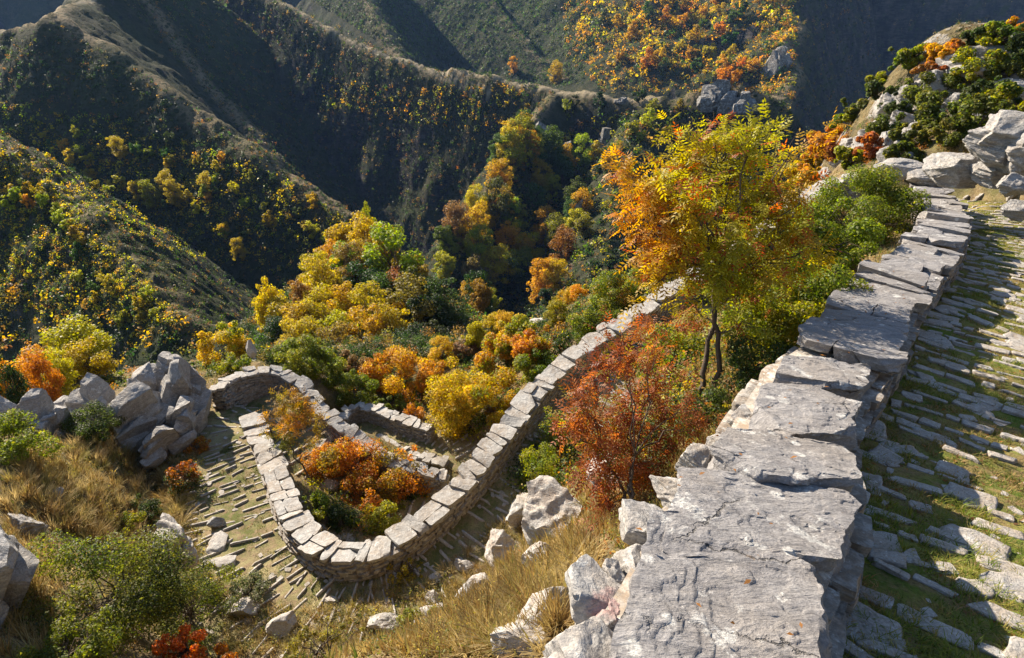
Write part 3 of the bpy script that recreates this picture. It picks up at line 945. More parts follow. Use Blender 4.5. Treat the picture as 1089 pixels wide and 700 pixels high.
# a second layer of thinner slabs shows under the first along the right face
acc = Acc()
masonry(acc, wn_s, wn_l, 0.6, wn_l[-1], +1, 0.47, 0.62, 0.105, 11, (0.25, 0.6), (8, 4, 2), 0.16)
acc.build("right_face", M_mason, wall1, sharp=35)
acc = Acc()
masonry(acc, wn_s, wn_l, 0.6, wn_l[-1], -1, 0.46, 1.3, 0.13, 12, (0.25, 0.6), (6, 3, 2), 0.2)
acc.build("left_face", M_mason, wall1)
core(wn_s, wn_l, 0.5, wn_l[-1], 0.86, 1.6, M_mason, wall1, 4)
# broken rubble packed against its left flank
rub = [(700, 560, 0.34, .26, .2), (676, 596, .32, .26, .22), (652, 640, .34, .3, .24), (628, 690, .4, .34, .26), (690, 640, .24, .2, .16), (716, 600, .2, .17, .13),
       (668, 680, .26, .24, .2), (722, 520, .26, .2, .16), (742, 486, .24, .2, .16), (768, 468, .2, .16, .13), (600, 735, .4, .35, .3), (655, 610, .16, .12, .1), (704, 585, .14, .12, .1),
       (640, 665, .16, .14, .12), (664, 655, .17, .15, .13), (790, 440, .22, .16, .14)]
for i, (u, v, a, b, c) in enumerate(rub):
    p = wz(u, v, -0.10)
    s = 0.62 if i < 11 else 0.6
    vf = rock(p - [0, 0, c * 0.35], (a * s, b * s, c * s), 300 + i, 34, i * 1.3, 18, 0.07, 0.05, (0.2, -0.1, 1), 0.5)
    mesh_obj("rubble_stone", vf[0], vf[1], M_rub, wall1, True, sharp=35)

# --- the winding wall below and the walls of the lower bends
def dry_wall(label, sp, sl, width, h, seed, base, lens, cap_t=0.10, res=(10, 9, 3)):
    w = empty("stone_wall", base)
    tag(w, label, "wall", "dry stone walls lining the bends of the path")
    coping(sp, sl, 0, sl[-1], width, cap_t, seed, w, M_cap, lens, res, 0.03, 0.4, 0.35, wvar=0.075, tilt=0.03)
    for sd, nm in ((1, "right_face"), (-1, "left_face")):
        ac = Acc()
        masonry(ac, sp, sl, 0, sl[-1], sd, width / 2 - 0.01, h, 0.095, seed + 5 + sd, (0.16, 0.42), (3, 2, 1), cap_t * 0.9)
        ac.build(nm, M_mason, w, sharp=30)
    core(sp, sl, 0.05, sl[-1] - 0.05, width, h + 0.1, M_mason, w, seed)
    return w
dry_wall("long stone wall sweeping down from the upper right and hooking round the orange bushes", wa_s, wa_l, 0.57, 1.15, 21, wa_s[-1] - [0, 0, 1], (0.2, 0.6))
dry_wall("curved stone wall that starts at the big left rocks and dips behind the orange bushes", wb_s, wb_l, 0.44, 1.9, 31, wb_s[0] - [0, 0, 1], (0.2, 0.48))
dry_wall("short low stone wall between the two lowest path legs", wb2_s, wb2_l, 0.4, 1.1, 41, wb2_s[0] - [0, 0, 1], (0.2, 0.42))
dry_wall("lowest short stone wall, bent like a hook, in front of the large yellow bush", wc_s, wc_l, 0.44, 1.1, 51, wc_s[0] - [0, 0, 1], (0.2, 0.48))

# --- steps: rows of stones set on edge across the paths
def steps(sp, sl, a0, a1, gap, half0, half1, parent, seed, w=(0.07, 0.12), rise=0.05, res=(8, 3, 2), drop=0.12, mat=None, maxn=100, plen=(0.2, 0.6), jit=0.03):
    """half0/half1: how far the row reaches left/right of the centre line."""
    rng = np.random.default_rng(seed)
    a = a0; n = 0
    while a < a1 and n < maxn:
        c, t, r = frame_at(sp, sl, a)
        sk = rng.normal(0, 0.06)
        d = r + t * sk; d /= np.linalg.norm(d[:2]); nrm = np.array([-d[1], d[0], 0])
        x = -half0 + rng.uniform(0, 0.25); ac = Acc()
        while x < half1:
            L = rng.uniform(*plen)
            if rng.random() > drop:
                m = c + d * (x + L / 2) + nrm * rng.normal(0, jit)
                hw = rng.uniform(*w) / 2
                e = d * L / 2 * 0.94
                ya = rng.normal(0, 0.05) * L
                q = np.array([m - e + nrm * (hw + ya), m + e + nrm * (hw - ya), m + e - nrm * (hw + ya), m - e - nrm * (hw - ya)])
                zz = zg(q[:, 0], q[:, 1])
                q[:, 2] = zz * 0.5 + zz.mean() * 0.5 + 0.04 + rise * rng.uniform(0.3, 1.2)
                ac.add(slab(q, rise + 0.12, int(rng.integers(1e6)), res, 0.022, 0.009, 5))
            x += L
        if ac.n:
            ac.build("step", mat or M_step, parent); n += 1
        a += gap * rng.uniform(0.8, 1.2)
pns, pnl = spline(PATH_NEAR, 0.1)
steps(pns, pnl, 2.0, pnl[-1], 0.31, 1.3, 1.7, path_near, 61, (0.03, 0.13), 0.022, (14, 6, 3), 0.10, maxn=82, plen=(0.12, 0.42), jit=0.03)
lps, lpl = spline(PATH_A, 0.1)
steps(lps, lpl, lpl[-1] - 21.5, lpl[-1] - 0.3, 0.25, 1.1, 1.5, path_low, 62, (0.022, 0.055), 0.045, (8, 2, 1), 0.14, maxn=86, plen=(0.3, 0.95), jit=0.025)
p2s, p2l = spline(PATH_A2[3:], 0.1)
p4s, p4l = spline(PATH_4, 0.1)
steps(p4s, p4l, 0.4, p4l[-1], 0.36, 0.6, 0.6, path_low, 64, (0.05, 0.1), 0.04, (5, 2, 1), 0.1, maxn=14)
steps(p2s, p2l, 1.2, p2l[-1], 0.42, 0.95, 0.95, path_low, 63, (0.05, 0.1), 0.04, (5, 2, 1), 0.1, maxn=24)
# small stones trodden into the turf
def pebbles(parent, sp, sl, a0, a1, n, half, seed, s0, s1):
    rng = np.random.default_rng(seed); ac = Acc()
    for i in range(n):
        a = a0 + (a1 - a0) * rng.uniform(0, 1) ** 1.4
        c, t, r = frame_at(sp, sl, a)
        m = c + r * rng.uniform(-half, half)
        s = rng.uniform(s0, s1) * rng.uniform(0.5, 1); an = rng.uniform(0, 3.14)
        d_ = np.array([math.cos(an), math.sin(an), 0]); n_ = np.array([-d_[1], d_[0], 0])
        q = np.array([m - d_ * s + n_ * s * .6, m + d_ * s * .9 + n_ * s * .7, m + d_ * s - n_ * s * .6, m - d_ * s * .8 - n_ * s * .5])
        q[:, 2] = float(zg(m[0], m[1])[0]) + 0.035 + s * 0.25
        ac.add(slab(q, s * 1.2, int(rng.integers(1e6)), (5, 4, 2), s * 0.2, 0.004, 5))
    o = ac.build("loose_stones", M_step, parent, sharp=35); o["kind"] = "stuff"
pebbles(path_near, pns, pnl, 2.0, pnl[-1] - 1, 620, 1.5, 81, 0.02, 0.085)
pebbles(path_low, lps, lpl, lpl[-1] - 21.5, lpl[-1], 420, 1.35, 82, 0.03, 0.12)
# flat flags between the near steps, most of them in the wall's shade
rng = np.random.default_rng(71)
flags = []
for i in range(1200):
    a = 2.0 + (pnl[-1] - 3) * rng.uniform(0, 1) ** 1.6; o = rng.uniform(-1.35, 1.4)
    if rng.random() > math.exp(-(o + 1.2) * 0.8): continue
    c, t, r = frame_at(pns, pnl, a)
    m = c + r * o
    if all(np.hypot(*(m - g)[:2]) > 0.27 for g in flags):
        flags.append(m)
        L, w = rng.uniform(0.10, 0.26), rng.uniform(0.07, 0.15)
        an = rng.normal(0, 0.35); d = r * math.cos(an) + t * math.sin(an); nn = np.array([-d[1], d[0], 0])
        j = lambda: rng.uniform(0.8, 1.1)
        q = np.array([m - d * L * j() + nn * w * j(), m + d * L * j() + nn * w * j(), m + d * L * j() - nn * w * j(), m - d * L * j() - nn * w * j()])
        q[:, 2] = zg(q[:, 0], q[:, 1]).mean() + 0.055
        if len(flags) <= 98:
            put(path_near, "flagstone", M_step, slab(q, 0.12, 900 + i, (16, 14, 3), 0.045, 0.010, 7))

# ------------------------------------------------------------------ rocks and boulders
def boulder(label, px, size, seed, mat=M_white, res=30, rot=None, group=None, lay=0.03, rough=0.07, sink=0.35, name="boulder", ncut=16, laydir=(0.15, 0.1, 1), lo=0.55, d=None):
    u, v = px
    if d is None:
        p = ground_pt(u, v)
    else:
        p = P(u, v, d)
    c = p + np.array([0, 0, size[2] * (1 - 2 * sink)])
    vf = rock((0, 0, 0), size, seed, res, rot if rot is not None else seed * 0.7, ncut, rough, lay, laydir, lo)
    o = mesh_obj(name, vf[0], vf[1], mat, None, True, sharp=38)
    o.location = c
    tag(o, label, "rock", group)
    return o

def ground_pt(u, v, dmin=1.8, dmax=60):
    ds = dmin * (dmax / dmin) ** np.linspace(0, 1, 900)
    pts = np.array([P(u, v, d) for d in ds])
    h = zg(pts[:, 0], pts[:, 1])
    w = np.where(pts[:, 2] < h)[0]
    k = w[0] if len(w) else len(ds) - 1
    return np.array([pts[k, 0], pts[k, 1], h[k]])

RK = "grey limestone crags left of the path bend"
# (label, pixel, depth, half sizes, seed, rot)
crags = [
    ("tallest grey crag, a split block beside the start of the curved wall", (200, 408), 19.6, (0.75, 0.8, 1.35), 501, 0.3),
    ("flat pale block sitting on top of the tallest grey crag", (186, 384), 20.2, (0.62, 0.55, 0.42), 502, 0.9),
    ("steep angular crag with a sunlit ledge facing the path bend", (205, 440), 18.9, (0.55, 0.6, 1.0), 503, 0.1),
    ("blocky grey crag between the tallest crag and the long sloping one", (163, 412), 19.7, (0.85, 0.7, 1.1), 504, 0.5),
    ("long sloping grey crag running down towards the dry grass", (150, 440), 18.4, (0.7, 1.15, 0.95), 505, -0.5),
    ("low grey crag behind the dark round bush", (112, 428), 19.0, (1.25, 0.75, 0.95), 506, 0.2),
    ("rounded wavy grey crag at the far left of the rock group", (44, 452), 17.2, (1.25, 0.9, 1.2), 507, 0.6),
    ("narrow grey crag between the wavy crag and the dark round bush", (78, 452), 17.4, (0.65, 0.65, 1.0), 508, 0.1),
    ("small grey crag at the foot of the long sloping one", (182, 466), 17.8, (0.35, 0.75, 0.6), 509, -0.6),
    ("low grey stone at the left end of the crags by the picture edge", (14, 440), 18.0, (0.95, 0.7, 0.9), 510, -0.2),
]
for lb, px, d, sz, sd, rt in crags:
    o = crag_cluster((1.12 * sz[0], 1.12 * sz[1], 0.98 * sz[2]), sd, rt, 9 if sz[2] > 0.65 else 6).build("crag", M_rock, None, True, sharp=30)
    o.location = P(px[0] - 11, px[1] + 3, d)
    tag(o, lb, "rock", RK)
boulder("white upright stone standing behind the top of the curved wall", (268, 376), (0.22, 0.2, 0.5), 520, M_white, 20, None, None, sink=0.35, d=24.5)
o = crag_cluster((0.62, 0.8, 0.95), 531, 0.4, 8, (0.2, 0.5)).build("crag", M_rock, None, True, sharp=30); o.location = P(-14, 612, 8.2)
tag(o, "big dark cleft rock face at the left edge above the green bush", "rock")
boulder("dark jagged rock against the right side of the big rock face at the left edge", (30, 566), (0.26, 0.3, 0.34), 522, M_rock, 36, 0.8, None, 0.07, 0.12, 0.4, "boulder", 18)
boulder("small dark pointed rock in the dry grass right of the cleft rock face", (58, 532), (0.2, 0.22, 0.2), 523, M_rock, 24, 0.8, None, 0.05, 0.12, 0.4)
boulder("pinkish jagged rock sticking out of the bank beside the green bush", (182, 574), (0.30, 0.62, 0.55), 524, M_white, 34, 0.75, None, 0.06, 0.12, 0.5, "boulder", 20, (0.8, 0.2, 0.5), 0.5, 12.2)
boulder("narrow pale rock just right of the pinkish jagged rock", (200, 588), (0.16, 0.3, 0.32), 525, M_white, 24, 0.6, None, 0.05, 0.1, 0.5, d=12.2)
boulder("small dark grey block lying on the left edge of the lower path", (232, 558), (0.24, 0.2, 0.19), 526, M_rock, 20, 0.2, None, sink=0.3, ncut=20)
boulder("flat pink slab set in the path below the small dark block", (234, 580), (0.22, 0.5, 0.09), 527, M_white, 22, 0.1, None, sink=0.3)
boulder("low pale stone right of the flat pink slab", (238, 601), (0.4, 0.16, 0.09), 528, M_white, 20, 0.1, None, sink=0.3)
WR = "pale rocks on the dry bank below the near wall"
for lb, px, sz, sd, rt in [
    ("large pale boulder with a grey shaded side under the red bush", (592, 566), (0.42, 0.38, 0.40), 541, 0.3),
    ("rounded pale boulder partly hidden by the red bush's lower twigs", (650, 512), (0.34, 0.3, 0.26), 542, 0.9),
    ("pale boulder beside the stone steps, left of the large one", (530, 590), (0.34, 0.42, 0.30), 543, 0.1),
    ("small rounded white boulder alone in the dry grass", (508, 640), (0.26, 0.22, 0.18), 544, 0.5),
    ("upright pale stone just below the large pale boulder", (573, 604), (0.16, 0.2, 0.26), 545, 0.2),
    ("long pale rock ridge in the grass beside the near wall's rubble", (578, 668), (0.13, 0.34, 0.15), 546, -0.55),
    ("low broad pale rock right of centre on the bottom bank", (462, 655), (0.46, 0.26, 0.16), 547, 0.3),
    ("low grey rock half buried on the bottom bank", (410, 664), (0.42, 0.22, 0.14), 548, 0.1),
    ("pale stone lying on top of the low broad rock", (462, 640), (0.16, 0.13, 0.14), 549, 0.8),
    ("long flat pale rock at the top of the dry bank by the steps", (555, 545), (0.30, 0.5, 0.16), 550, -0.7),
    ("pale rock in the grass at the bottom edge of the picture", (556, 694), (0.18, 0.22, 0.14), 551, 0.9),
    ("knobbly grey rock beside the green bush at the bottom", (300, 668), (0.34, 0.22, 0.18), 552, 0.4),
    ("knobbly grey rock partly covered by the big green bush's right side", (262, 650), (0.4, 0.24, 0.2), 553, 0.1),
    ("small grey rock between bank grass tufts left of the low grey rock", (352, 640), (0.14, 0.12, 0.10), 554, 0.1),
    ("thin pale stone on edge left of the upright pale stone", (496, 606), (0.16, 0.2, 0.16), 555, 0.7),
    ("small pale rock in the orange enclosure, right of the sapling", (344, 478), (0.30, 0.26, 0.22), 556, 0.2),
    ("pale rock at the foot of the sapling inside the bend", (352, 520), (0.34, 0.26, 0.22), 557, 0.6)]:
    boulder(lb, px, tuple(1.2 * s_ for s_ in sz), sd, M_white, 40 if sd < 552 else 24, rt, WR, 0.05, 0.11, 0.36, ncut=20)
RR = "grey boulders above the far end of the near path"
for lb, px, d, sz, sd, rt in [
    ("upper rounded boulder of the pile at the right edge above the path", (1078, 140), 14.2, (0.75, 0.6, 0.42), 561, 0.2),
    ("bulky middle boulder of the pile at the right edge above the path", (1064, 160), 14.4, (0.85, 0.6, 0.42), 562, 0.5),
    ("long low boulder left of the pile, just above the end of the near wall", (1018, 178), 15.6, (0.95, 0.6, 0.38), 563, 0.1),
    ("low rock under the pile at the edge of the path", (1054, 184), 14.8, (0.6, 0.45, 0.25), 564, 0.3),
    ("pale rock on the path's upper edge at the right side of the picture", (1078, 196), 13.4, (0.45, 0.35, 0.22), 565, 0.8),
    ("flat slab lying where the near wall turns the corner", (952, 180), 18.8, (0.9, 0.5, 0.22), 566, 0.2),
    ("grey rock beside the corner slab, under the long low boulder", (982, 190), 17.6, (0.5, 0.4, 0.2), 567, 0.1),
    ("small brown-grey rock at the right edge on the path", (1086, 224), 12.0, (0.32, 0.22, 0.18), 568, 0.4),
    ("square grey block at the very edge of the picture right of the pile", (1096, 160), 13.8, (0.6, 0.5, 0.7), 569, 0.0)]:
    boulder(lb, px, sz, sd, M_rock, 40, rt, RR, 0.07, 0.06, 0.5, "boulder", 14, (0.1, -0.15, 1), 0.6, d)
RS = "grey rock outcrops on the slope beyond the path"
def slope_px(u, v, d, dmax=78):
    for dv in range(0, 80, 4):
        ds = np.linspace(16, dmax, 260)
        q = np.array([P(u, v + dv, x) for x in ds])
        w = np.where(q[:, 2] < height(q[:, 0], q[:, 1]))[0]
        if len(w): return (u, v + dv), float(ds[w[0]])
    return (u, v), d
outs = [((1070, 98), 36, (2.2, 1.2, .7)), ((1050, 118), 34, (1.6, 1.0, .6)), ((1030, 72), 50, (3.0, 1.2, .8)), ((1075, 62), 54, (3.0, 1.3, .8)), ((1000, 84), 48, (2.4, 1.2, .8)),
        ((978, 98), 44, (1.8, 1.4, 1.1)), ((950, 118), 42, (1.6, 1.3, 1.3)), ((938, 138), 38, (1.3, 1.2, 1.4)), ((962, 132), 34, (1.0, 1.0, 1.2)), ((925, 152), 36, (1.4, 1.1, 1.1)),
        ((905, 160), 37, (1.5, 1.0, .9)), ((893, 172), 34, (1.4, 1.0, .6)), ((955, 165), 26, (.9, .8, .8)), ((975, 145), 27, (1.0, .7, .6)), ((990, 132), 29, (1.2, .7, .5)),
        ((1015, 108), 38, (1.5, .8, .5)), ((968, 178), 24, (.9, .7, .7)), ((1085, 85), 38, (1.4, 1, .6)), ((945, 158), 30, (.8, .7, .9)), ((880, 184), 33, (1.2, .9, .6))]
_top = sorted(range(len(outs)), key=lambda i: outs[i][0][0])
for i, (px, d, sz) in enumerate(outs):
    p = P(px[0], px[1], d)
    zz = float(height(np.array([p[0]]), np.array([p[1]]))[0])
    px, d = slope_px(px[0], px[1], d)
    lb = "grey rock outcrop on the slope beyond the path, %s from the left" % ordinal(_top.index(i) + 1)
    o = boulder(lb, px, tuple(0.74 * s_ for s_ in sz), 600 + i, M_rock, 26, i * 0.9, RS, 0.09, 0.10, 0.5, "rock_outcrop", 16, (0.6, -0.2, 0.8), 0.5, d)
# boulders capping the spur on the far side of the valley
for lb, px, sz, sd in [("grey rocky knob crowning the spur left of the dark gorge", (765, 98), (11, 9, 7), 641), ("second grey rocky knob just right of the crowning one", (790, 106), (9, 8, 6), 642),
                       ("small lone rock on the grassy saddle path across the valley", (662, 101), (5, 3, 1.6), 643), ("pale crag on the wooded spur below the saddle", (602, 166), (8, 7, 10), 644),
                       ("thin pale crag low on the wooded spur", (583, 250), (4.5, 5, 12), 645), ("thin pale crag beside the wooded spur's yellow trees", (612, 235), (4.5, 5, 12), 646), ("broad dark crag at the head of the wooded spur, just under the saddle", (574, 138), (9, 7, 6), 648), ("dark crag right of the spur's head, above the feathery tree's left side", (642, 150), (8, 7, 8), 649),
                       ("grey cliff below the top of the orange wooded slope", (822, 66), (13, 10, 15), 647)]:
    q = hit([px[0]], [px[1] + 6])[0]
    ac = crag_cluster(sz, sd, sd * 0.7, 11, (0.1, 0.12))
    o = ac.build("rock_outcrop", M_farrock, None, True, sharp=35); o.location = q + [0, 0, sz[2] * 0.15]
    tag(o, lb, "rock", "rocks across the valley")

# ------------------------------------------------------------------ plants
def leaves(pos, nrm, size, aspect, rng, fold=0.25):
    """Leaf blades: 4-vertex folded kites. pos, nrm [N,3], size [N]."""
    n = len(pos)
    nrm = nrm / (np.linalg.norm(nrm, axis=1)[:, None] + 1e-9)
    a = rng.normal(size=(n, 3))
    t = a - (a * nrm).sum(1)[:, None] * nrm
    t /= np.linalg.norm(t, axis=1)[:, None] + 1e-9
    b = np.cross(nrm, t)
    s = size[:, None]
    w = s * aspect
    v = np.stack([pos - t * s * 0.5, pos + b * w * 0.5 + nrm * w * fold - t * s * 0.05, pos + t * s * 0.5, pos - b * w * 0.5 + nrm * w * fold - t * s * 0.05], 1)
    return v.reshape(-1, 3), np.arange(n * 4).reshape(-1, 4)

def tube(path, rad, k=5):
    path = np.asarray(path, float); n = len(path)
    t = np.gradient(path, axis=0); t /= np.linalg.norm(t, axis=1)[:, None] + 1e-9
    up = np.array([0.31, 0.17, 0.93])
    a = np.cross(t, up); a /= np.linalg.norm(a, axis=1)[:, None] + 1e-9
    b = np.cross(t, a)
    an = np.linspace(0, 2 * math.pi, k, endpoint=False)
    v = path[:, None] + (a[:, None] * np.cos(an)[None, :, None] + b[:, None] * np.sin(an)[None, :, None]) * np.asarray(rad)[:, None, None]
    i = np.arange(n - 1)[:, None] * k; j = np.arange(k)[None]
    f = np.stack([i + j, i + (j + 1) % k, i + k + (j + 1) % k, i + k + j], -1).reshape(-1, 4)
    return v.reshape(-1, 3), f

def limb(a, b, r0, r1, rng, n=6, wob=0.06, k=5, sag=0.0):
    a, b = np.asarray(a, float), np.asarray(b, float)
    L = np.linalg.norm(b - a)
    s = np.linspace(0, 1, n)[:, None]
    p = a * (1 - s) + b * s
    p[1:-1] += rng.normal(size=(n - 2, 3)) * L * wob
    p[:, 2] += sag * L * (s[:, 0] * (1 - s[:, 0])) * 4
    return tube(p, np.linspace(r0, r1, n), k)

def col_mix(pos, pal, rng, freq, n=None):
    """Leaf colours: patches of the palette plus leaf-to-leaf variation."""
    pal = np.asarray(pal, float)
    k = len(pal)
    f = (fbm(pos * freq, 3, int(rng.integers(1000))) * 1.1 + 0.5 + rng.normal(0, 0.16, len(pos)))
    x = np.clip(f, 0, 0.999) * (k - 1)
    i = x.astype(int); w = (x - i)[:, None]
    c = pal[i] * (1 - w) + pal[np.minimum(i + 1, k - 1)] * w
    c = c * rng.uniform(0.6, 1.35, len(pos))[:, None]
    return c * (1 + rng.normal(0, 0.06, c.shape))

def clumps_in(rng, c, rad, n, r, flat=0.0):
    """Clump centres spread through an ellipsoid, mostly towards its skin."""
    d = rng.normal(size=(n, 3)); d /= np.linalg.norm(d, axis=1)[:, None]
    if flat: d[:, 2] = np.abs(d[:, 2]) * (1 - flat) + d[:, 2] * flat
    q = rng.uniform(0.25, 1, n) ** 0.5
    rr_ = rng.uniform(r * 0.6, r * 1.35, n)
    stray = rng.random(n) < 0.28
    q = np.where(stray, q * 1.38, q); rr_ = np.where(stray, rr_ * 0.5, rr_)
    p = np.asarray(c) + d * q[:, None] * np.asarray(rad)
    return p, rr_

def crown_mesh(rng, cp, cr, nleaf, lsize, aspect, pal, freq, up=0.5, stretch=(1, 1, 0.8)):
    w = cr ** 2; w /= w.sum()
    k = rng.choice(len(cp), nleaf, p=w)
    d = rng.normal(size=(nleaf, 3)); d /= np.linalg.norm(d, axis=1)[:, None]
    rad = rng.uniform(0.15, 1, nleaf) ** 0.45
    pos = cp[k] + d * (cr[k] * rad)[:, None] * np.asarray(stretch)
    nrm = d * 0.6 + rng.normal(size=d.shape) * 0.55 + np.array([0, 0, up])
    v, f = leaves(pos, nrm, lsize * rng.uniform(0.6, 1.35, nleaf), aspect, rng)
    clc = rng.uniform(0.8, 1.2, len(cp))[k][:, None]
    c = np.repeat(col_mix(pos, pal, rng, freq) * clc, 4, 0)
    return v, f, np.clip(c, 0, 1)

def plant(name, cat, label, base, rad, height_c, pal, seed, ncl=26, clr=0.3, nleaf=4000, lsize=0.05, aspect=0.5, freq=1.0, trunk_r=0.04, stems=1, group=None, lean=(0, 0), up=0.5, low=False, thin=1.0, crown_name="crown", trunk_name="trunk"):
    """A bush or tree: base point, crown radii, crown-centre height."""
    rng = np.random.default_rng(seed)
    root = empty(name, base)
    tag(root, label, cat, group)
    b = np.asarray(base, float)
    cc = b + np.array([lean[0], lean[1], height_c])
    cp, cr = clumps_in(rng, cc, np.asarray(rad) * (1 - clr * 0.6), ncl, clr * min(rad))
    v, f, c = crown_mesh(rng, cp, cr, nleaf, lsize, aspect, pal, freq, up)
    mesh_obj(crown_name, v, f, M_leaf, root, False, c)
    ac = Acc()
    hub = []
    for s in range(stems):
        o = rng.normal(0, 0.06, 3) * [1, 1, 0] * min(1, stems - 1) * max(rad[0], 0.5)
        top = cc + rng.normal(0, 0.15, 3) * np.array([rad[0], rad[1], 0]) * min(1, stems - 1) - [0, 0, rad[2] * 0.35]
        ac.add(limb(b + o - [0, 0, 0.15], top, trunk_r, trunk_r * 0.55, rng, 6, 0.035, 6)); hub.append(top)
    for q in cp:
        h = hub[int(rng.integers(len(hub)))]
        st = h - [0, 0, rng.uniform(0, 0.35) * height_c]
        ac.add(limb(st, q, trunk_r * 0.45, trunk_r * 0.10, rng, 5, 0.06, 4, 0.05))
    ac.build(trunk_name, M_bark, root, True)
    return root
YEL = [(0.42, 0.30, 0.02), (0.50, 0.33, 0.02), (0.34, 0.30, 0.03), (0.22, 0.24, 0.03)]
YOR = [(0.50, 0.33, 0.02), (0.50, 0.27, 0.02), (0.46, 0.20, 0.025), (0.36, 0.29, 0.03)]
ORG = [(0.46, 0.19, 0.025), (0.48, 0.25, 0.03), (0.38, 0.13, 0.03), (0.38, 0.28, 0.03)]
RED = [(0.30, 0.060, 0.025), (0.38, 0.10, 0.03), (0.22, 0.05, 0.03), (0.40, 0.15, 0.03)]
GRN = [(0.060, 0.11, 0.018), (0.10, 0.16, 0.02), (0.045, 0.08, 0.018), (0.13, 0.17, 0.025)]
GYL = [(0.10, 0.15, 0.02), (0.20, 0.22, 0.02), (0.30, 0.27, 0.02), (0.07, 0.11, 0.02)]
DGR = [(0.035, 0.06, 0.015), (0.06, 0.085, 0.02), (0.09, 0.11, 0.025), (0.028, 0.045, 0.014)]

# --- hero trees with feathery compound leaves
def feathery(name, cat, label, base, targets, seed, pal_fn, nspray, spray_len=0.22, leaflets=9, lsize=0.055, trunk_r=0.035, stems=((0, 0),), fork=0.35, droop=0.35, spread=0.26, jit=1.0):
    """Tree grown to clump targets [(pos, radius, weight)], with pinnate leaves on its twigs."""
    rng = np.random.default_rng(seed)
    root = empty(name, base); tag(root, label, cat)
    b = np.asarray(base, float)
    ac = Acc()
    tp = np.array([t[0] for t in targets]); tr = np.array([t[1] for t in targets]); tw = np.array([t[2] for t in targets], float)
    cen = tp.mean(0)
    hubs = []
    for (ox, oy) in stems:
        s0 = b + [ox, oy, -0.1]
        mid = s0 * (1 - fork) + cen * fork + rng.normal(0, 0.08, 3)
        top = s0 * 0.25 + cen * 0.75 + rng.normal(0, 0.12, 3)
        ac.add(limb(s0, mid, trunk_r, trunk_r * 0.8, rng, 7, 0.025, 7)); ac.add(limb(mid, top, trunk_r * 0.8, trunk_r * 0.5, rng, 6, 0.04, 6))
        hubs += [mid, mid * 0.5 + top * 0.5, top]
    hubs = np.array(hubs)
    tips = []; tipk = []
    for i, q in enumerate(tp):
        h = hubs[np.argmin(np.linalg.norm(hubs - q, axis=1) + (hubs[:, 2] > q[2]) * 0.6)]
        ac.add(limb(h, q, trunk_r * 0.42, trunk_r * 0.18, rng, 7, 0.05, 5, 0.06))
        nt = max(4, int(tw[i] * 7))
        for _ in range(nt):
            e = q + rng.normal(0, 0.62, 3) * tr[i]
            m = q + (h - q) * rng.uniform(0, 0.35)
            ac.add(limb(m, e, trunk_r * 0.15, trunk_r * 0.06, rng, 4, 0.06, 3, 0.04))
            tips.append((m, e)); tipk.append(i)
    ac.build("trunk", M_bark, root, True)
    # sprays: a rachis with paired leaflets
    w = tw[np.array(tipk)]; w = w / w.sum()
    k = rng.choice(len(tips), nspray, p=w)
    m = np.array([t[0] for t in tips])[k]; e = np.array([t[1] for t in tips])[k]
    s = rng.uniform(0.25, 1.08, nspray)[:, None]
    o = m * (1 - s) + e * s + rng.normal(0, 0.32, (nspray, 3)) * tr[np.array(tipk)[k]][:, None] * spread / 0.30
    ax = (e - m); ax /= np.linalg.norm(ax, axis=1)[:, None] + 1e-9
    ax = ax * 0.5 + rng.normal(0, 0.6, (nspray, 3)); ax[:, 2] -= droop; ax /= np.linalg.norm(ax, axis=1)[:, None]
    sd = np.cross(ax, rng.normal(0, 0.4, (nspray, 3)) + [0, 0, 1]); sd /= np.linalg.norm(sd, axis=1)[:, None] + 1e-9
    nr = np.cross(sd, ax)
    L = spray_len * rng.uniform(0.6, 1.3, nspray)
    base_c = pal_fn(o, rng)
    V = []; Cc = []
    for j in range(leaflets):
        side = 0 if j == leaflets - 1 else (1 if j % 2 else -1)
        u = (j // 2 * 2 + 1.6) / leaflets if side else 1.0
        p0 = o + ax * (L * u)[:, None]
        d = (ax * (0.55 if side else 1.0) + sd * side * 0.85 - nr * 0.18 * jit); d /= np.linalg.norm(d, axis=1)[:, None]
        wv = np.cross(d, nr)
        l = (lsize * rng.uniform(0.75, 1.2, nspray) * (1.0 - 0.25 * abs(u - 0.5)))[:, None]
        V.append(np.stack([p0, p0 + d * l * 0.45 + wv * l * 0.17 + nr * l * 0.05, p0 + d * l, p0 + d * l * 0.45 - wv * l * 0.17 + nr * l * 0.05], 1))
        Cc.append(np.repeat((base_c * rng.uniform(0.8, 1.2, nspray)[:, None])[:, None], 4, 1))
    V = np.concatenate(V, 0).reshape(-1, 3); Cc = np.concatenate(Cc, 0).reshape(-1, 3)
    mesh_obj("crown", V, np.arange(len(V)).reshape(-1, 4), M_leaf, root, False, np.clip(Cc, 0, 1))
    return root

def targets_px(rows, seed, dj=0.5):
    rng = np.random.default_rng(seed)
    out = []
    for u, v, d, r, w in rows:
        out.append((P(u, v, d + rng.uniform(-dj, dj)), r, w))
    return out

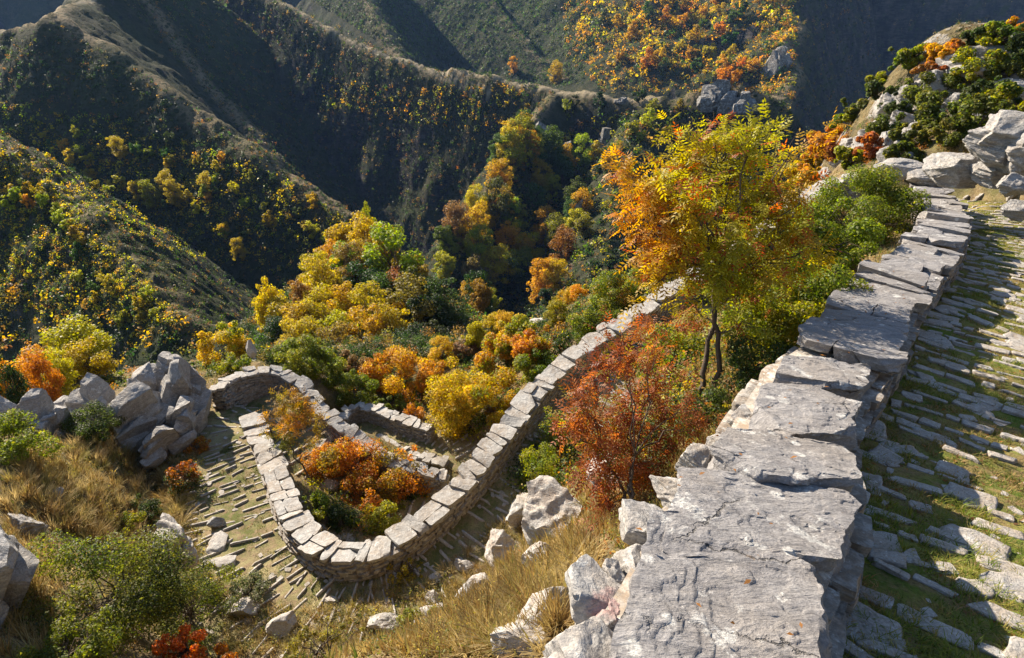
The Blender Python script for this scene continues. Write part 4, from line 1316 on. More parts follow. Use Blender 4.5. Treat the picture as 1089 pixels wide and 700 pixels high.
base1 = P(766, 424, 7.5); base1[2] = zg(base1[0], base1[1])[0]
rows1 = []
for (u, v, r, w) in [(760, 150, .30, 1), (730, 165, .30, 1), (800, 140, .26, .9), (830, 170, .28, .9), (858, 150, .16, .4), (700, 185, .3, 1), (668, 185, .22, .8), (690, 225, .3, 1), (665, 240, .2, .6), (735, 205, .34, 1.2),
                     (775, 190, .34, 1.2), (815, 205, .32, 1.1), (850, 200, .2, .5), (750, 245, .34, 1.2), (795, 240, .34, 1.2), (835, 245, .28, .9), (715, 262, .3, 1), (690, 270, .2, .6), (765, 280, .3, 1), (805, 280, .3, 1.0),
                     (840, 278, .24, .7), (735, 295, .26, .7), (790, 312, .26, .6), (820, 305, .2, .5), (760, 128, .16, .45), (740, 328, .22, .5), (870, 265, .14, .3), (700, 300, .2, .5), (800, 345, .18, .35), (765, 345, .18, .3)]:
    rows1.append((u, v, 7.4, r, w))
def pal1(o, rng):
    u, v, d = uvd(o)
    n = fbm(o * 1.6, 3, 5)
    x = np.clip(np.abs(u - 780) / 115.0 + n * 0.8 - 0.12, 0, 1)[:, None]
    c = np.array([0.31, 0.29, 0.022]) * (1 - x) + np.array([0.48, 0.23, 0.025]) * x
    y = np.clip(n * 1.6 + (v - 210) / 220.0 + rng.normal(0, .25, len(o)), 0, 1)[:, None]
    c = c * (1 - y * (1 - x) * 0.8) + np.array([0.17, 0.22, 0.02]) * y * (1 - x) * 0.8
    z = (rng.random(len(o)) < 0.10)[:, None]
    c = np.where(z, np.array([0.40, 0.10, 0.03]), c)
    return c * rng.uniform(0.75, 1.25, len(o))[:, None]
feathery("ash_tree", "tree", "slender tree with feathery orange and yellow-green leaves behind the near wall", base1, targets_px(rows1, 1), 11, pal1, 3000, 0.20, 9, 0.072, 0.038, ((0, 0), (-0.22, 0.1)))

base2 = P(672, 575, 5.9); base2[2] = zg(base2[0], base2[1])[0]
rows2 = []
for (u, v, r, w) in [(665, 375, .2, .9), (640, 395, .2, .9), (690, 385, .2, .9), (620, 425, .22, 1), (655, 425, .26, 1.1), (695, 425, .26, 1.1), (728, 430, .18, .8), (600, 450, .14, .5), (632, 460, .24, 1), (670, 462, .26, 1.1),
                     (708, 458, .24, 1), (738, 448, .12, .5), (640, 495, .2, .9), (672, 500, .22, 1), (700, 495, .2, .8), (650, 530, .18, .8), (680, 535, .18, .7), (625, 510, .12, .5), (660, 352, .13, .4), (700, 360, .12, .4), (640, 558, .13, .45), (665, 565, .12, .4)]:
    rows2.append((u, v, 6.2, r, w))
def pal2(o, rng):
    n = fbm(o * 2.2, 3, 15)
    x = np.clip(n * 1.2 + 0.45 + rng.normal(0, .2, len(o)), 0, 1)[:, None]
    c = np.array([0.23, 0.07, 0.032]) * (1 - x) + np.array([0.36, 0.145, 0.045]) * x
    return np.where((rng.random(len(o)) < 0.12)[:, None], np.array([0.24, 0.2, 0.03]), c) * rng.uniform(0.7, 1.3, len(o))[:, None]
feathery("sumac_bush", "bush", "red and orange leafed bush overhanging pale boulders left of the near wall", base2, targets_px(rows2, 2, 0.35), 12, pal2, 2200, 0.12, 7, 0.052, 0.02, ((0, 0), (0.12, 0.05), (-0.1, 0.1)))

base3 = P(712, 400, 11.0); base3[2] = zg(base3[0], base3[1])[0]
rows3 = [(u, v, 11.5, r, w) for (u, v, r, w) in [(690, 352, .25, .8), (712, 358, .25, .8), (735, 345, .22, .6), (705, 378, .25, .6), (728, 372, .2, .5)]]
feathery("sumac_bush", "bush", "small rust coloured bush just below the long lower wall, left of the feathery tree's trunk", base3, targets_px(rows3, 3, 0.5), 13, pal2, 1000, 0.15, 7, 0.06, 0.025, ((0, 0), (0.1, 0.1)))

base4 = P(331, 502, 17.6); base4[2] = zg(base4[0], base4[1])[0]
rows4 = [(u, v, 17.3, r, w) for (u, v, r, w) in [(300, 428, .4, .8), (320, 425, .4, .8), (290, 445, .35, .7), (312, 448, .45, .9), (335, 450, .35, .6), (300, 465, .35, .6), (325, 470, .35, .5)]]
def pal4(o, rng):
    x = np.clip(fbm(o * 1.5, 2, 19) + 0.5, 0, 1)[:, None]
    return (np.array([0.16, 0.17, 0.03]) * (1 - x) + np.array([0.38, 0.17, 0.03]) * x) * rng.uniform(0.7, 1.3, len(o))[:, None]
feathery("sapling", "tree", "thin sapling with sparse olive and orange leaves just inside the wall's bend", base4, targets_px(rows4, 4, 0.3), 14, pal4, 750, 0.2, 7, 0.09, 0.035)

# --- bushes and trees placed one by one: (label, kind, pixel of the crown's centre, depth, radii, palette, seed, leaves, leaf size)
def shrub(label, px, d, rad, pal, seed, nleaf, lsize, cat="bush", name="shrub", group=None, ncl=26, clr=0.34, stems=3, trunk=0.03, freq=1.0, up=0.5, asp=0.55, lift=None):
    want = 0.72 * rad[2]
    if lsize >= 0.085: nleaf = int(nleaf * 1.7); lsize *= 0.74
    ds = np.linspace(d * 0.72, d * 1.4, 260)
    q = np.array([P(px[0], px[1], x) for x in ds])
    gap = q[:, 2] - zg(q[:, 0], q[:, 1]) - want * ds / d
    w = np.where(gap < 0)[0]
    d1 = ds[w[0]] if len(w) and w[0] > 0 else (d if len(w) == 0 else ds[0])
    rad = tuple(r_ * d1 / d * 1.06 for r_ in rad)
    c = P(px[0], px[1], d1)
    g = float(zg(c[0], c[1])[0])
    base = np.array([c[0], c[1], g])
    hc = c[2] - g
    if hc < rad[2] * 0.45:      # a low bush sits on the ground
        hc = rad[2] * 0.45
    return plant(name, cat, label, base, rad, hc, pal, seed, ncl, clr, nleaf, lsize, asp, freq, trunk, stems, group, up=up)

B1 = "green bushes hugging the outer side of the near wall"
BR_GRN = [(0.13, 0.17, 0.02), (0.19, 0.22, 0.025), (0.085, 0.12, 0.018), (0.24, 0.23, 0.03)]
shrub("large bright green bush spilling over the far part of the near wall", (922, 226), 13.4, (1.35, 1.2, 0.95), BR_GRN, 701, 24000, 0.06, group=B1, ncl=40)
shrub("green bush left of the large bright one, below the corner slab", (872, 262), 12.6, (1.05, 1.0, 0.9), BR_GRN, 702, 13000, 0.06, group=B1)
shrub("green bush against the near wall's middle, with yellowish tips", (868, 312), 9.8, (0.75, 0.8, 0.75), GYL[:1] + BR_GRN, 703, 12000, 0.05, group=B1)
shrub("dark olive bush right behind the feathery tree's trunk", (820, 335), 10.2, (0.85, 0.8, 0.85), GYL, 704, 11000, 0.05, group=B1)
shrub("low green bush touching the near wall beside the feathery tree's base", (812, 392), 7.4, (0.5, 0.5, 0.5), DGR + GYL[:1], 705, 5200, 0.036, group=B1, trunk=0.015)
shrub("small dark bush at the foot of the feathery tree", (745, 440), 7.3, (0.45, 0.4, 0.34), DGR, 706, 3000, 0.034, group=B1, trunk=0.012)
shrub("yellow-green bush growing through the feathery tree's lower branches", (720, 380), 9.4, (0.6, 0.55, 0.6), GYL, 707, 5600, 0.045, group=B1)
shrub("brown and green bush left of the feathery tree trunk", (785, 300), 12.5, (0.8, 0.7, 0.6), GYL + ORG[:1], 708, 6000, 0.055, group=B1)
shrub("green bush far down behind the wall, just under the corner", (845, 235), 19.5, (1.0, 0.9, 0.8), BR_GRN, 709, 5000, 0.08, group=B1)
B2 = "bushes between the near wall and the lower stone steps"
shrub("bright yellow-green bush beside the stone steps left of the red bush", (572, 500), 10.5, (0.42, 0.5, 0.62), GYL, 711, 5600, 0.045, group=B2)
shrub("lime green bush squeezed between the red bush and the long lower wall", (600, 455), 11.5, (0.42, 0.42, 0.45), GYL, 712, 4000, 0.045, group=B2)
shrub("dark bush deep in the shade behind the red bush", (690, 480), 8.2, (0.6, 0.5, 0.5), DGR, 713, 4600, 0.042, group=B2)
B3 = "autumn bushes inside the wall's bend"
OR2 = [(0.48, 0.17, 0.03), (0.52, 0.23, 0.03), (0.40, 0.13, 0.03), (0.40, 0.25, 0.03), (0.20, 0.16, 0.03)]
shrub("tallest flame orange bush inside the wall's bend, right of the sapling", (378, 492), 17.3, (1.0, 0.9, 0.85), OR2, 721, 6500, 0.075, group=B3)
shrub("orange-red bush inside the bend, leaning on the long lower wall", (420, 505), 17.2, (1.0, 0.9, 0.8), OR2, 722, 5600, 0.075, group=B3)
shrub("flame orange bush at the bend's middle, behind the yellow-green one", (392, 526), 16.3, (0.85, 0.75, 0.7), OR2, 723, 4600, 0.07, group=B3)
shrub("yellow-green bush at the inner foot of the bend's lowest stretch", (404, 552), 15.2, (0.52, 0.45, 0.4), YEL[2:] + YEL[:1], 724, 3800, 0.065, group=B3)
shrub("small olive bush inside the bend beside the wall's left arm", (335, 540), 15.9, (0.5, 0.45, 0.35), GYL, 725, 3400, 0.06, group=B3)
shrub("dark green low bush filling the bend between orange ones", (362, 552), 15.4, (0.5, 0.4, 0.35), DGR, 726, 2800, 0.06, group=B3)
shrub("rust coloured bush inside the bend below the sapling's crown", (345, 490), 17.9, (0.7, 0.6, 0.6), ORG, 727, 3600, 0.07, group=B3)
shrub("small orange bush at the right tip of the enclosure by the inner wall", (448, 512), 17.0, (0.5, 0.45, 0.5), ORG, 728, 2200, 0.06, group=B3)
B4 = "bushes at the left among crags and dry grass"
shrub("dark round bush in front of the low grey crags", (98, 452), 16.3, (0.85, 0.75, 0.62), DGR, 731, 9000, 0.05, group=B4, ncl=36)
shrub("bright green bush at the left edge above the cleft rock", (12, 470), 13.4, (0.85, 0.8, 0.75), BR_GRN, 732, 9000, 0.055, group=B4)
shrub("brownish red bush hanging over the path's left edge under the crags", (196, 506), 16.6, (0.45, 0.5, 0.5), RED[2:] + DGR[:1], 733, 3600, 0.055, group=B4)
shrub("small orange bush at the foot of the angular crag", (208, 474), 17.8, (0.4, 0.35, 0.3), ORG, 734, 2400, 0.055, group=B4)
shrub("grey-green cushion of herbs below the crags", (158, 492), 16.0, (0.42, 0.4, 0.25), [(0.16, 0.17, 0.13), (0.22, 0.22, 0.18)], 735, 2600, 0.045, group=B4)
shrub("little dark shrub in the dry grass under the cushion of herbs", (150, 545), 14.0, (0.5, 0.4, 0.3), DGR, 736, 2800, 0.045, group=B4)
shrub("olive shrub in the dry grass left of the pinkish jagged rock", (130, 560), 12.6, (0.45, 0.4, 0.3), GYL, 737, 2800, 0.04, group=B4)
B5 = "bushes along the bottom of the picture"
DG2 = [(0.07, 0.10, 0.018), (0.14, 0.16, 0.02), (0.18, 0.18, 0.03), (0.05, 0.07, 0.016)]
shrub("biggest dark green bush at the bottom left with bare twigs showing", (108, 630), 8.8, (1.25, 1.1, 0.95), DG2, 741, 24000, 0.042, group=B5, ncl=46, clr=0.3, trunk=0.03)
shrub("olive green bush to the right of the biggest one at the bottom left", (200, 640), 9.6, (0.95, 0.9, 0.7), DG2, 742, 15000, 0.042, group=B5, ncl=34)
shrub("low green bush in front of the biggest one at the very bottom", (70, 690), 8.1, (0.7, 0.6, 0.45), DG2, 743, 7000, 0.038, group=B5)
shrub("bright orange small bush at the bottom edge on the left", (192, 692), 8.4, (0.42, 0.35, 0.27), [(0.50, 0.11, 0.02), (0.55, 0.17, 0.03), (0.42, 0.08, 0.02)], 744, 4200, 0.042, group=B5)
shrub("small orange bush right of the bright one, cut by the bottom edge", (232, 702), 8.8, (0.28, 0.25, 0.2), [(0.50, 0.13, 0.02), (0.42, 0.2, 0.03)], 745, 1800, 0.042, group=B5)
shrub("greyish low shrub beside the knobbly grey rocks at the bottom", (262, 628), 11.6, (0.42, 0.4, 0.28), [(0.15, 0.16, 0.09), (0.22, 0.21, 0.14), (0.08, 0.1, 0.03)], 746, 3200, 0.042, group=B5)
shrub("thin yellow-green shrub on the bank below the bend", (345, 690), 10.2, (0.75, 0.5, 0.35), [(0.20, 0.20, 0.03), (0.27, 0.22, 0.05)], 747, 3000, 0.036, group=B5, clr=0.25)
shrub("straggly yellow-green shrub on the bank, right of the thin one", (440, 695), 9.6, (0.7, 0.45, 0.3), [(0.20, 0.20, 0.03), (0.30, 0.24, 0.06)], 748, 2600, 0.034, group=B5, clr=0.25)
shrub("wispy yellow herb growing at the foot of the wall's lowest bend", (430, 607), 13.4, (0.5, 0.3, 0.25), [(0.36, 0.27, 0.03), (0.24, 0.2, 0.03)], 749, 900, 0.05, group=B5, clr=0.25)
B6 = "bushes just beyond the lower walls"
shrub("wide bright green bush behind the top of the curved wall", (325, 384), 25.5, (1.7, 1.3, 1.0), BR_GRN, 751, 10000, 0.11, group=B6, ncl=34)
shrub("low green bush right of the wide one, above the hooked wall", (368, 412), 24.5, (1.35, 1.0, 0.75), BR_GRN, 752, 7000, 0.10, group=B6)
shrub("flat green bush between the hooked wall and the yellow bushes", (410, 428), 26.0, (1.1, 0.8, 0.5), BR_GRN, 753, 3600, 0.10, group=B6)
shrub("large golden yellow bush right of the hooked wall", (487, 425), 24.8, (1.55, 1.4, 1.75), YEL[:3] + YOR[:1], 754, 11000, 0.12, group=B6, ncl=44)
shrub("golden bush beside the long lower wall, right of the large one", (525, 425), 23.6, (1.0, 1.0, 1.3), [YEL[0], YEL[2], YOR[1], GYL[1]], 755, 7000, 0.11, group=B6)
shrub("orange-yellow bush behind the hooked wall", (425, 398), 30, (2.0, 1.5, 1.35), YOR, 756, 8000, 0.13, group=B6)
shrub("orange bush left of the orange-yellow one, above the flat green bush", (392, 398), 30.5, (1.0, 1.0, 0.9), ORG, 757, 3600, 0.12, group=B6)
shrub("orange-green bush between the golden bushes and the dark gorge", (535, 380), 33, (1.9, 1.6, 1.4), YOR + GYL[1:2], 758, 7000, 0.14, group=B6)
shrub("rust orange bush on the rim above the golden bushes", (570, 372), 32, (1.4, 1.3, 1.1), ORG, 759, 5200, 0.13, group=B6)
shrub("olive bush against the long lower wall's outer face", (572, 392), 24.5, (0.9, 0.9, 0.8), GYL, 760, 4500, 0.10, group=B6)
shrub("yellow bush on the rim beside the white rock", (556, 358), 36, (1.5, 1.3, 1.1), YEL, 761, 4500, 0.14, group=B6)
shrub("green bush on the outer side of the long wall, left of the rust bush", (632, 340), 24, (1.15, 1.0, 1.0), BR_GRN, 762, 7500, 0.09, group=B6)
shrub("green bush topped with orange above the middle of the long wall", (655, 312), 25.5, (1.3, 1.1, 1.0), BR_GRN + ORG[:1], 763, 7500, 0.09, group=B6)
shrub("orange-brown bush behind the upper stretch of the long wall", (700, 280), 26.5, (1.4, 1.1, 0.9), [ORG[0], ORG[2], GYL[0]], 764, 6500, 0.09, group=B6)
shrub("green bush over the upper end of the long lower wall", (742, 262), 26, (1.2, 1.0, 0.8), GYL, 765, 5200, 0.09, group=B6)
shrub("small grey-brown thicket between orange bushes and the dark gorge", (500, 372), 37, (1.1, 1.0, 0.8), [(0.16, 0.10, 0.06), (0.24, 0.13, 0.05)], 766, 2400, 0.12, group=B6)
shrub("dry brown bush right above the start of the hooked wall", (372, 386), 33, (1.1, 1.0, 0.6), [(0.24, 0.16, 0.07), (0.30, 0.2, 0.08)], 767, 2400, 0.12, group=B6)
shrub("small orange bush between the hooked wall and the golden bush", (440, 440), 24.2, (0.45, 0.4, 0.4), ORG, 768, 1500, 0.08, group=B6)
shrub("golden bush at the left behind the tallest crag", (235, 368), 28, (1.5, 1.2, 1.1), YOR[:1] + YEL[:2] + GYL[1:2], 769, 7000, 0.12, group=B6)
shrub("yellow-green shrub at the crags' back, left of the white upright stone", (250, 388), 24.5, (0.8, 0.7, 0.5), GYL, 770, 3000, 0.08, group=B6)
boulder("round white rock on the rim among orange bushes above the long wall", (578, 352), (1.1, .9, .7), 571, M_white, 24, 0.3, None, d=33)
# the slope beyond the path
B7 = "scrub on the slope beyond the path"
SLP = [(0.09, 0.115, 0.02), (0.14, 0.155, 0.025), (0.06, 0.08, 0.018), (0.19, 0.17, 0.03)]
RST = [(0.30, 0.10, 0.035), (0.36, 0.17, 0.045), (0.20, 0.13, 0.04)]
s7 = [(940, 108, 44, 2.0, DGR, "round dark green"), (900, 130, 42, 1.6, GYL, "yellowish green"), (880, 150, 40, 2.2, ORG, "orange-brown"), (912, 118, 45, 1.8, SLP, "green"),
      (985, 104, 42, 2.6, SLP, "bright green"), (1030, 88, 46, 3.0, GYL, "olive"), (965, 72, 52, 2.4, GYL, "yellow-green"), (1000, 62, 56, 2.4, YOR, "ochre"), (1060, 50, 60, 3.2, GYL, "olive topped"),
      (1045, 112, 30, 2.0, DGR, "dark green"), (1000, 130, 28, 2.2, SLP, "broad green"), (1040, 140, 24, 1.9, SLP, "broad green"), (1075, 120, 26, 1.8, GYL, "olive"), (970, 155, 26, 1.3, SLP, "small green"),
      (945, 148, 34, 1.8, SLP, "mid green"), (925, 165, 28, 1.3, RST, "rust red"), (905, 172, 28, 1.2, GYL, "yellow-green"), (890, 168, 32, 1.5, RST, "brownish red"), (1010, 150, 22, 1.2, SLP, "bright green"),
      (1085, 70, 44, 2.4, DGR, "dark green"), (990, 80, 48, 1.8, RST, "red"), (1020, 60, 54, 1.8, RST, "rusty"), (955, 125, 40, 1.8, DGR, "dark"), (868, 172, 36, 1.6, YOR, "ochre"), (1065, 90, 36, 1.8, SLP, "green"),
      (1080, 40, 62, 2.4, ORG, "orange"), (1040, 48, 60, 2.2, DGR, "dark"), (935, 90, 52, 1.6, GYL, "yellowish"), (958, 178, 23, 1.0, SLP, "low green"), (850, 185, 34, 1.6, YOR, "yellow-brown")]
srt = sorted(range(len(s7)), key=lambda i: s7[i][0])
for i, (u, v, d, r, pal, w) in enumerate(s7):
    k = srt.index(i)
    (u, v_), d2 = slope_px(u, v + 4, d)
    r = r * d2 / d * 0.8; d = d2; v = v_ - 4
    near_ = "far out on" if d > 40 else ("midway up" if d > 27 else "low on")
    c = P(u, v, d); g = float(height(np.array([c[0]]), np.array([c[1]]))[0])
    base = np.array([c[0], c[1], g])
    lb = "%s bush %s the slope beyond the path, %s from the left" % (w, near_, ordinal(k + 1))
    plant("shrub", "bush", lb, base, (r, r * .9, r * .62), r * 0.4, pal, 780 + i, 22, 0.36, 3600 if d > 30 else 5200, 0.05 + d * 0.0035, 0.6, 0.7, 0.05, 3, B7)

# --- instanced trees across the valley: a few shapes, each with crown and trunk
def proto_tree(seed, rad, hc, ncl, nleaf, lsize, pal=((1, 1, 1), (0.75, 0.8, 0.8), (1.15, 1.05, 0.9))):
    r = plant("tree", "tree", "tree", (0, 0, 0), rad, hc, pal, seed, ncl, 0.36, nleaf, lsize, 0.7, 0.8 / max(rad), 0.035 * hc, 1)
    ch = list(r.children)
    for o in [r] + ch: col.objects.unlink(o)
    return r, ch
mid_p = [proto_tree(801 + k, (1.0, 0.8 + 0.1 * k, 1.05 + 0.2 * k), 1.25 + 0.1 * k, 38, 6000, 0.095) for k in range(6)]
far_p = [proto_tree(811 + k, (1.0, 1.0, 1.3 + 0.2 * (k % 3)), 1.35, 17, 900, 0.21) for k in range(5)]
_cnt = 0
def place(protos, p, r, color, label, group, k, rng, cat="tree"):
    root, ch = protos[k % len(protos)]
    o = root.copy(); col.objects.link(o)
    o.location = [float(x) for x in p]
    s = float(r)
    o.scale = (s, s, s * rng.uniform(0.85, 1.15)); o.rotation_euler = (0, 0, rng.uniform(0, 6.28))
    tag(o, label, cat, group)
    for c in ch:
        d = c.copy(); col.objects.link(d); d.parent = o
        d.color = (*color, 1) if c.name.startswith("crown") else (1, 1, 1, 1)
    return o
HUES = {"yellow": (0.46, 0.35, 0.02), "golden": (0.47, 0.325, 0.025), "orange": (0.53, 0.275, 0.025), "rust": (0.36, 0.15, 0.04), "lime": (0.27, 0.27, 0.025), "green": (0.07, 0.11, 0.02), "dark green": (0.03, 0.05, 0.014), "brown": (0.24, 0.15, 0.045)}
def vary(c, rng): return tuple(float(np.clip(x * rng.uniform(0.8, 1.25), 0, 1)) for x in c)
rng = np.random.default_rng(900)
# the wooded knoll in the middle distance
knoll = [(300, 340, 26, "yellow"), (286, 330, 18, "golden"), (322, 352, 22, "golden"), (345, 345, 24, "yellow"), (345, 318, 24, "yellow"), (338, 300, 18, "golden"), (362, 262, 26, "yellow"), (352, 282, 20, "golden"), (368, 290, 20, "lime"),
         (392, 272, 24, "yellow"), (405, 285, 24, "yellow"), (420, 300, 30, "lime"), (436, 298, 26, "lime"), (440, 320, 30, "green"), (410, 325, 24, "green"), (385, 318, 22, "dark green"), (372, 340, 22, "golden"), (395, 350, 24, "yellow"),
         (418, 348, 24, "yellow"), (360, 365, 26, "golden"), (335, 372, 24, "yellow"), (388, 372, 26, "yellow"), (415, 368, 24, "golden"), (440, 345, 26, "brown"), (455, 345, 30, "dark green"), (462, 370, 26, "dark green"), (440, 375, 22, "dark green"),
         (312, 375, 20, "golden"), (325, 325, 16, "brown"), (375, 300, 20, "brown"), (400, 305, 18, "dark green"), (395, 245, 12, "lime"), (300, 362, 18, "dark green"), (425, 322, 20, "brown"), (470, 335, 22, "green"), (360, 385, 22, "brown")]
ks = sorted(range(len(knoll)), key=lambda i: knoll[i][0])
for i, (u, v, rp, hue) in enumerate(knoll):
    d = 64 + (390 - v) / 150.0 * 38
    c = P(u, v, d); g = float(farz(np.array([c[0]]), np.array([c[1]]))[0])
    r = rp * d / FPX
    base = np.array([c[0], c[1], min(g, c[2] - r * 0.9)])
    base[2] = max(base[2], c[2] - r * 2.6) if g > c[2] - r * 2.6 else g
    hgt = (c[2] - base[2]) / 1.3
    o = place(mid_p, base, r, vary(HUES[hue], rng), "%s tree on the wooded knoll beyond the lower walls, %s from its left" % (hue, ordinal(ks.index(i) + 1)), "trees on the wooded knoll", i, rng)
    o.scale[2] = min(max(hgt, r * 0.9), r * 2.4)
# trees round the rims at the left
left = [(28, 345, 42, 26, "golden"), (50, 368, 40, 26, "yellow"), (88, 385, 36, 34, "yellow"), (100, 392, 34, 24, "golden"), (20, 372, 40, 26, "yellow"), (10, 352, 44, 22, "yellow"), (60, 348, 44, 20, "golden"), (5, 398, 33, 22, "orange"),
        (38, 398, 34, 26, "orange"), (64, 402, 32, 20, "golden"), (8, 332, 48, 18, "yellow"), (40, 355, 43, 22, "lime"), (25, 388, 36, 22, "dark green"), (70, 380, 38, 22, "green"), (48, 408, 30, 18, "rust"), (12, 420, 28, 18, "dark green")]
ks = sorted(range(len(left)), key=lambda i: left[i][0])
for i, (u, v, d, rp, hue) in enumerate(left):
    c = P(u, v, d); r = rp * d / FPX * 0.9
    g = float(height(np.array([c[0]]), np.array([c[1]]))[0])
    base = np.array([c[0], c[1], g]); 
    o = place(mid_p, base, r, vary(HUES[hue], rng), "%s tree behind the crags at the left edge, %s from the left" % (hue, ordinal(ks.index(i) + 1)), "trees behind the crags at the left edge", i, rng)
    o.scale[2] = min(max((c[2] - g) / 1.3, r * 0.8), r * 1.6)

def inpoly(poly, n, rng):
    poly = np.asarray(poly, float); lo, hi = poly.min(0), poly.max(0)
    out = []
    while len(out) < n:
        q = rng.uniform(lo, hi); ins = False
        for a, b in zip(poly, np.roll(poly, -1, 0)):
            if (a[1] > q[1]) != (b[1] > q[1]) and q[0] < (b[0] - a[0]) * (q[1] - a[1]) / (b[1] - a[1]) + a[0]: ins = not ins
        if ins: out.append(q)
    return np.array(out)

def spot(poly, q):
    poly = np.asarray(poly, float); lo, hi = poly.min(0), poly.max(0)
    a, b = (q - lo) / (hi - lo)
    h = "left" if a < 0.33 else ("right" if a > 0.67 else ""); w = "top" if b < 0.33 else ("bottom" if b > 0.67 else "")
    return (w + " " + h).strip() or "middle"

rim = [(505, 358, 30, 12, "golden", "golden bush on the rim straight above the large golden one"), (525, 348, 34, 13, "golden", "ochre bush on the rim, left of the white rock's yellow bush"),
       (545, 400, 27, 13, "orange", "orange bush outside the long lower wall, lowest on that bank"), (590, 372, 26, 12, "lime", "lime green bush pressed to the outer face of the long lower wall"), (600, 348, 30, 11, "golden", "golden bush right of the white rock on the rim"),
       (470, 388, 31, 12, "golden", "golden bush between the orange-yellow bush and the large golden one"), (455, 408, 28, 10, "orange", "orange bush just above the right end of the hooked wall"), (615, 330, 29, 11, "orange", "orange bush on the rim farthest to the right"),
       (568, 408, 23, 10, "lime", "lime bush low against the outer face of the long lower wall"), (540, 362, 33, 12, "yellow", "yellow bush on the rim, nearest the dark gorge")]
for i, (u, v, d, rp, hue, lb) in enumerate(rim):
    c = P(u, v, d); r = rp * d / FPX * 1.15
    base = np.array([c[0], c[1], float(zg(c[0], c[1])[0])])
    o = place(mid_p, base, r, vary(HUES[hue], rng), lb, "bushes along the rim of the gorge", i, rng, "bush"); o.name = "shrub"; o.scale[2] = min(max((c[2] - base[2]) / 1.3, r * 0.75), r * 2)
REG = [  # polygon, tree count, pixel radius range, hues, place words
    ([(20, 150), (140, 145), (230, 165), (300, 190), (385, 248), (380, 268), (300, 262), (240, 258), (200, 240), (120, 215), (60, 185)], 54, (4.5, 8), ["yellow", "yellow", "lime", "lime", "green"], "on the long left ridge"),
    ([(0, 185), (60, 215), (92, 262), (60, 275), (0, 262)], 15, (5, 9), ["yellow", "golden", "lime"], "on the hill at the left edge"),
    ([(70, 255), (110, 290), (170, 320), (185, 350), (120, 352), (70, 300)], 15, (5, 9), ["golden", "yellow", "lime", "green"], "on the lowest left ridge"),
    ([(560, 140), (595, 175), (640, 205), (625, 262), (570, 240), (500, 262), (480, 285), (470, 275), (510, 215)], 38, (10, 17), ["yellow", "yellow", "golden", "lime", "green"], "on the wooded spur"),
    ([(470, 262), (540, 232), (600, 262), (605, 310), (560, 345), (480, 350), (462, 310)], 34, (10, 18), ["golden", "golden", "brown", "dark green", "lime", "yellow"], "at the foot of the spur"),
    ([(625, 5), (830, 0), (790, 15), (770, 40), (815, 92), (735, 92), (690, 80), (660, 88), (645, 60), (610, 42)], 56, (5, 9.5), ["orange", "orange", "golden", "golden", "green", "orange"], "on the sunny slope at the top"),
    ([(598, 120), (660, 108), (740, 112), (700, 180), (650, 200), (612, 160)], 20, (5, 10), ["dark green", "green", "lime", "yellow", "dark green"], "below the grassy saddle across the valley"),
]
regt = []
for poly, n, rr_, hues, words in REG:
    px = inpoly(poly, n, rng)
    pts = hit(px[:, 0], px[:, 1])
    for i in range(n):
        if np.isnan(pts[i, 0]): continue
        d = uvd(pts[i])[2]
        hue = hues[int(rng.integers(len(hues)))]
        rpx = rng.uniform(*rr_)
        big_ = rpx > rr_[0] * 0.45 + rr_[1] * 0.55
        r = rpx * d / FPX
        regt.append((px[i][0], place(far_p if rpx < 10 else mid_p, pts[i] - [0, 0, 0.15 * r], r, vary(HUES[hue], rng), "%s %s tree %s, %s part" % ("large" if big_ else "small", hue, words, spot(poly, px[i])), "trees " + words, i, rng)))
_by = {}
for u_, o_ in regt: _by.setdefault(o_["label"], []).append((u_, o_))
for lb_, l_ in _by.items():
    if len(l_) > 1:
        for k_, (u_, o_) in enumerate(sorted(l_, key=lambda t_: t_[0])):
            s_ = "%s, %s from left" % (lb_, ordinal(k_ + 1))
            o_["label"] = s_ if len(s_.split()) <= 16 else s_.replace(" part,", ",")
for (u, v, rp, hue, lb) in [(130, 162, 9, "yellow", "lone bright yellow tree high on the long left ridge's shaded face"), (590, 82, 9, "golden", "lone round golden tree on the saddle crest across the valley"),
                            (545, 76, 5.5, "orange", "small orange tree on the crest left of the lone golden one"), (150, 208, 10, "yellow", "yellow tree left in the bright clump amid the long ridge's face"),
                            (166, 214, 11, "lime", "yellow tree in the middle of the bright clump on the long ridge's face"), (190, 212, 10, "yellow", "yellow tree right in the bright clump on the long ridge's face"), (178, 196, 9, "yellow", "highest yellow tree of the bright clump on the long ridge's face"), (220, 198, 8, "yellow", "slim yellow tree right of the bright clump on the long ridge"),
                            (257, 272, 8, "yellow", "single yellow tree low on the long ridge's dark face")]:
    q = hit([u], [v + rp * 0.9])[0]; d = uvd(q)[2]; r = rp * d / FPX
    place(mid_p, q, r, HUES[hue], lb, "single trees standing out across the valley", int(u), rng)

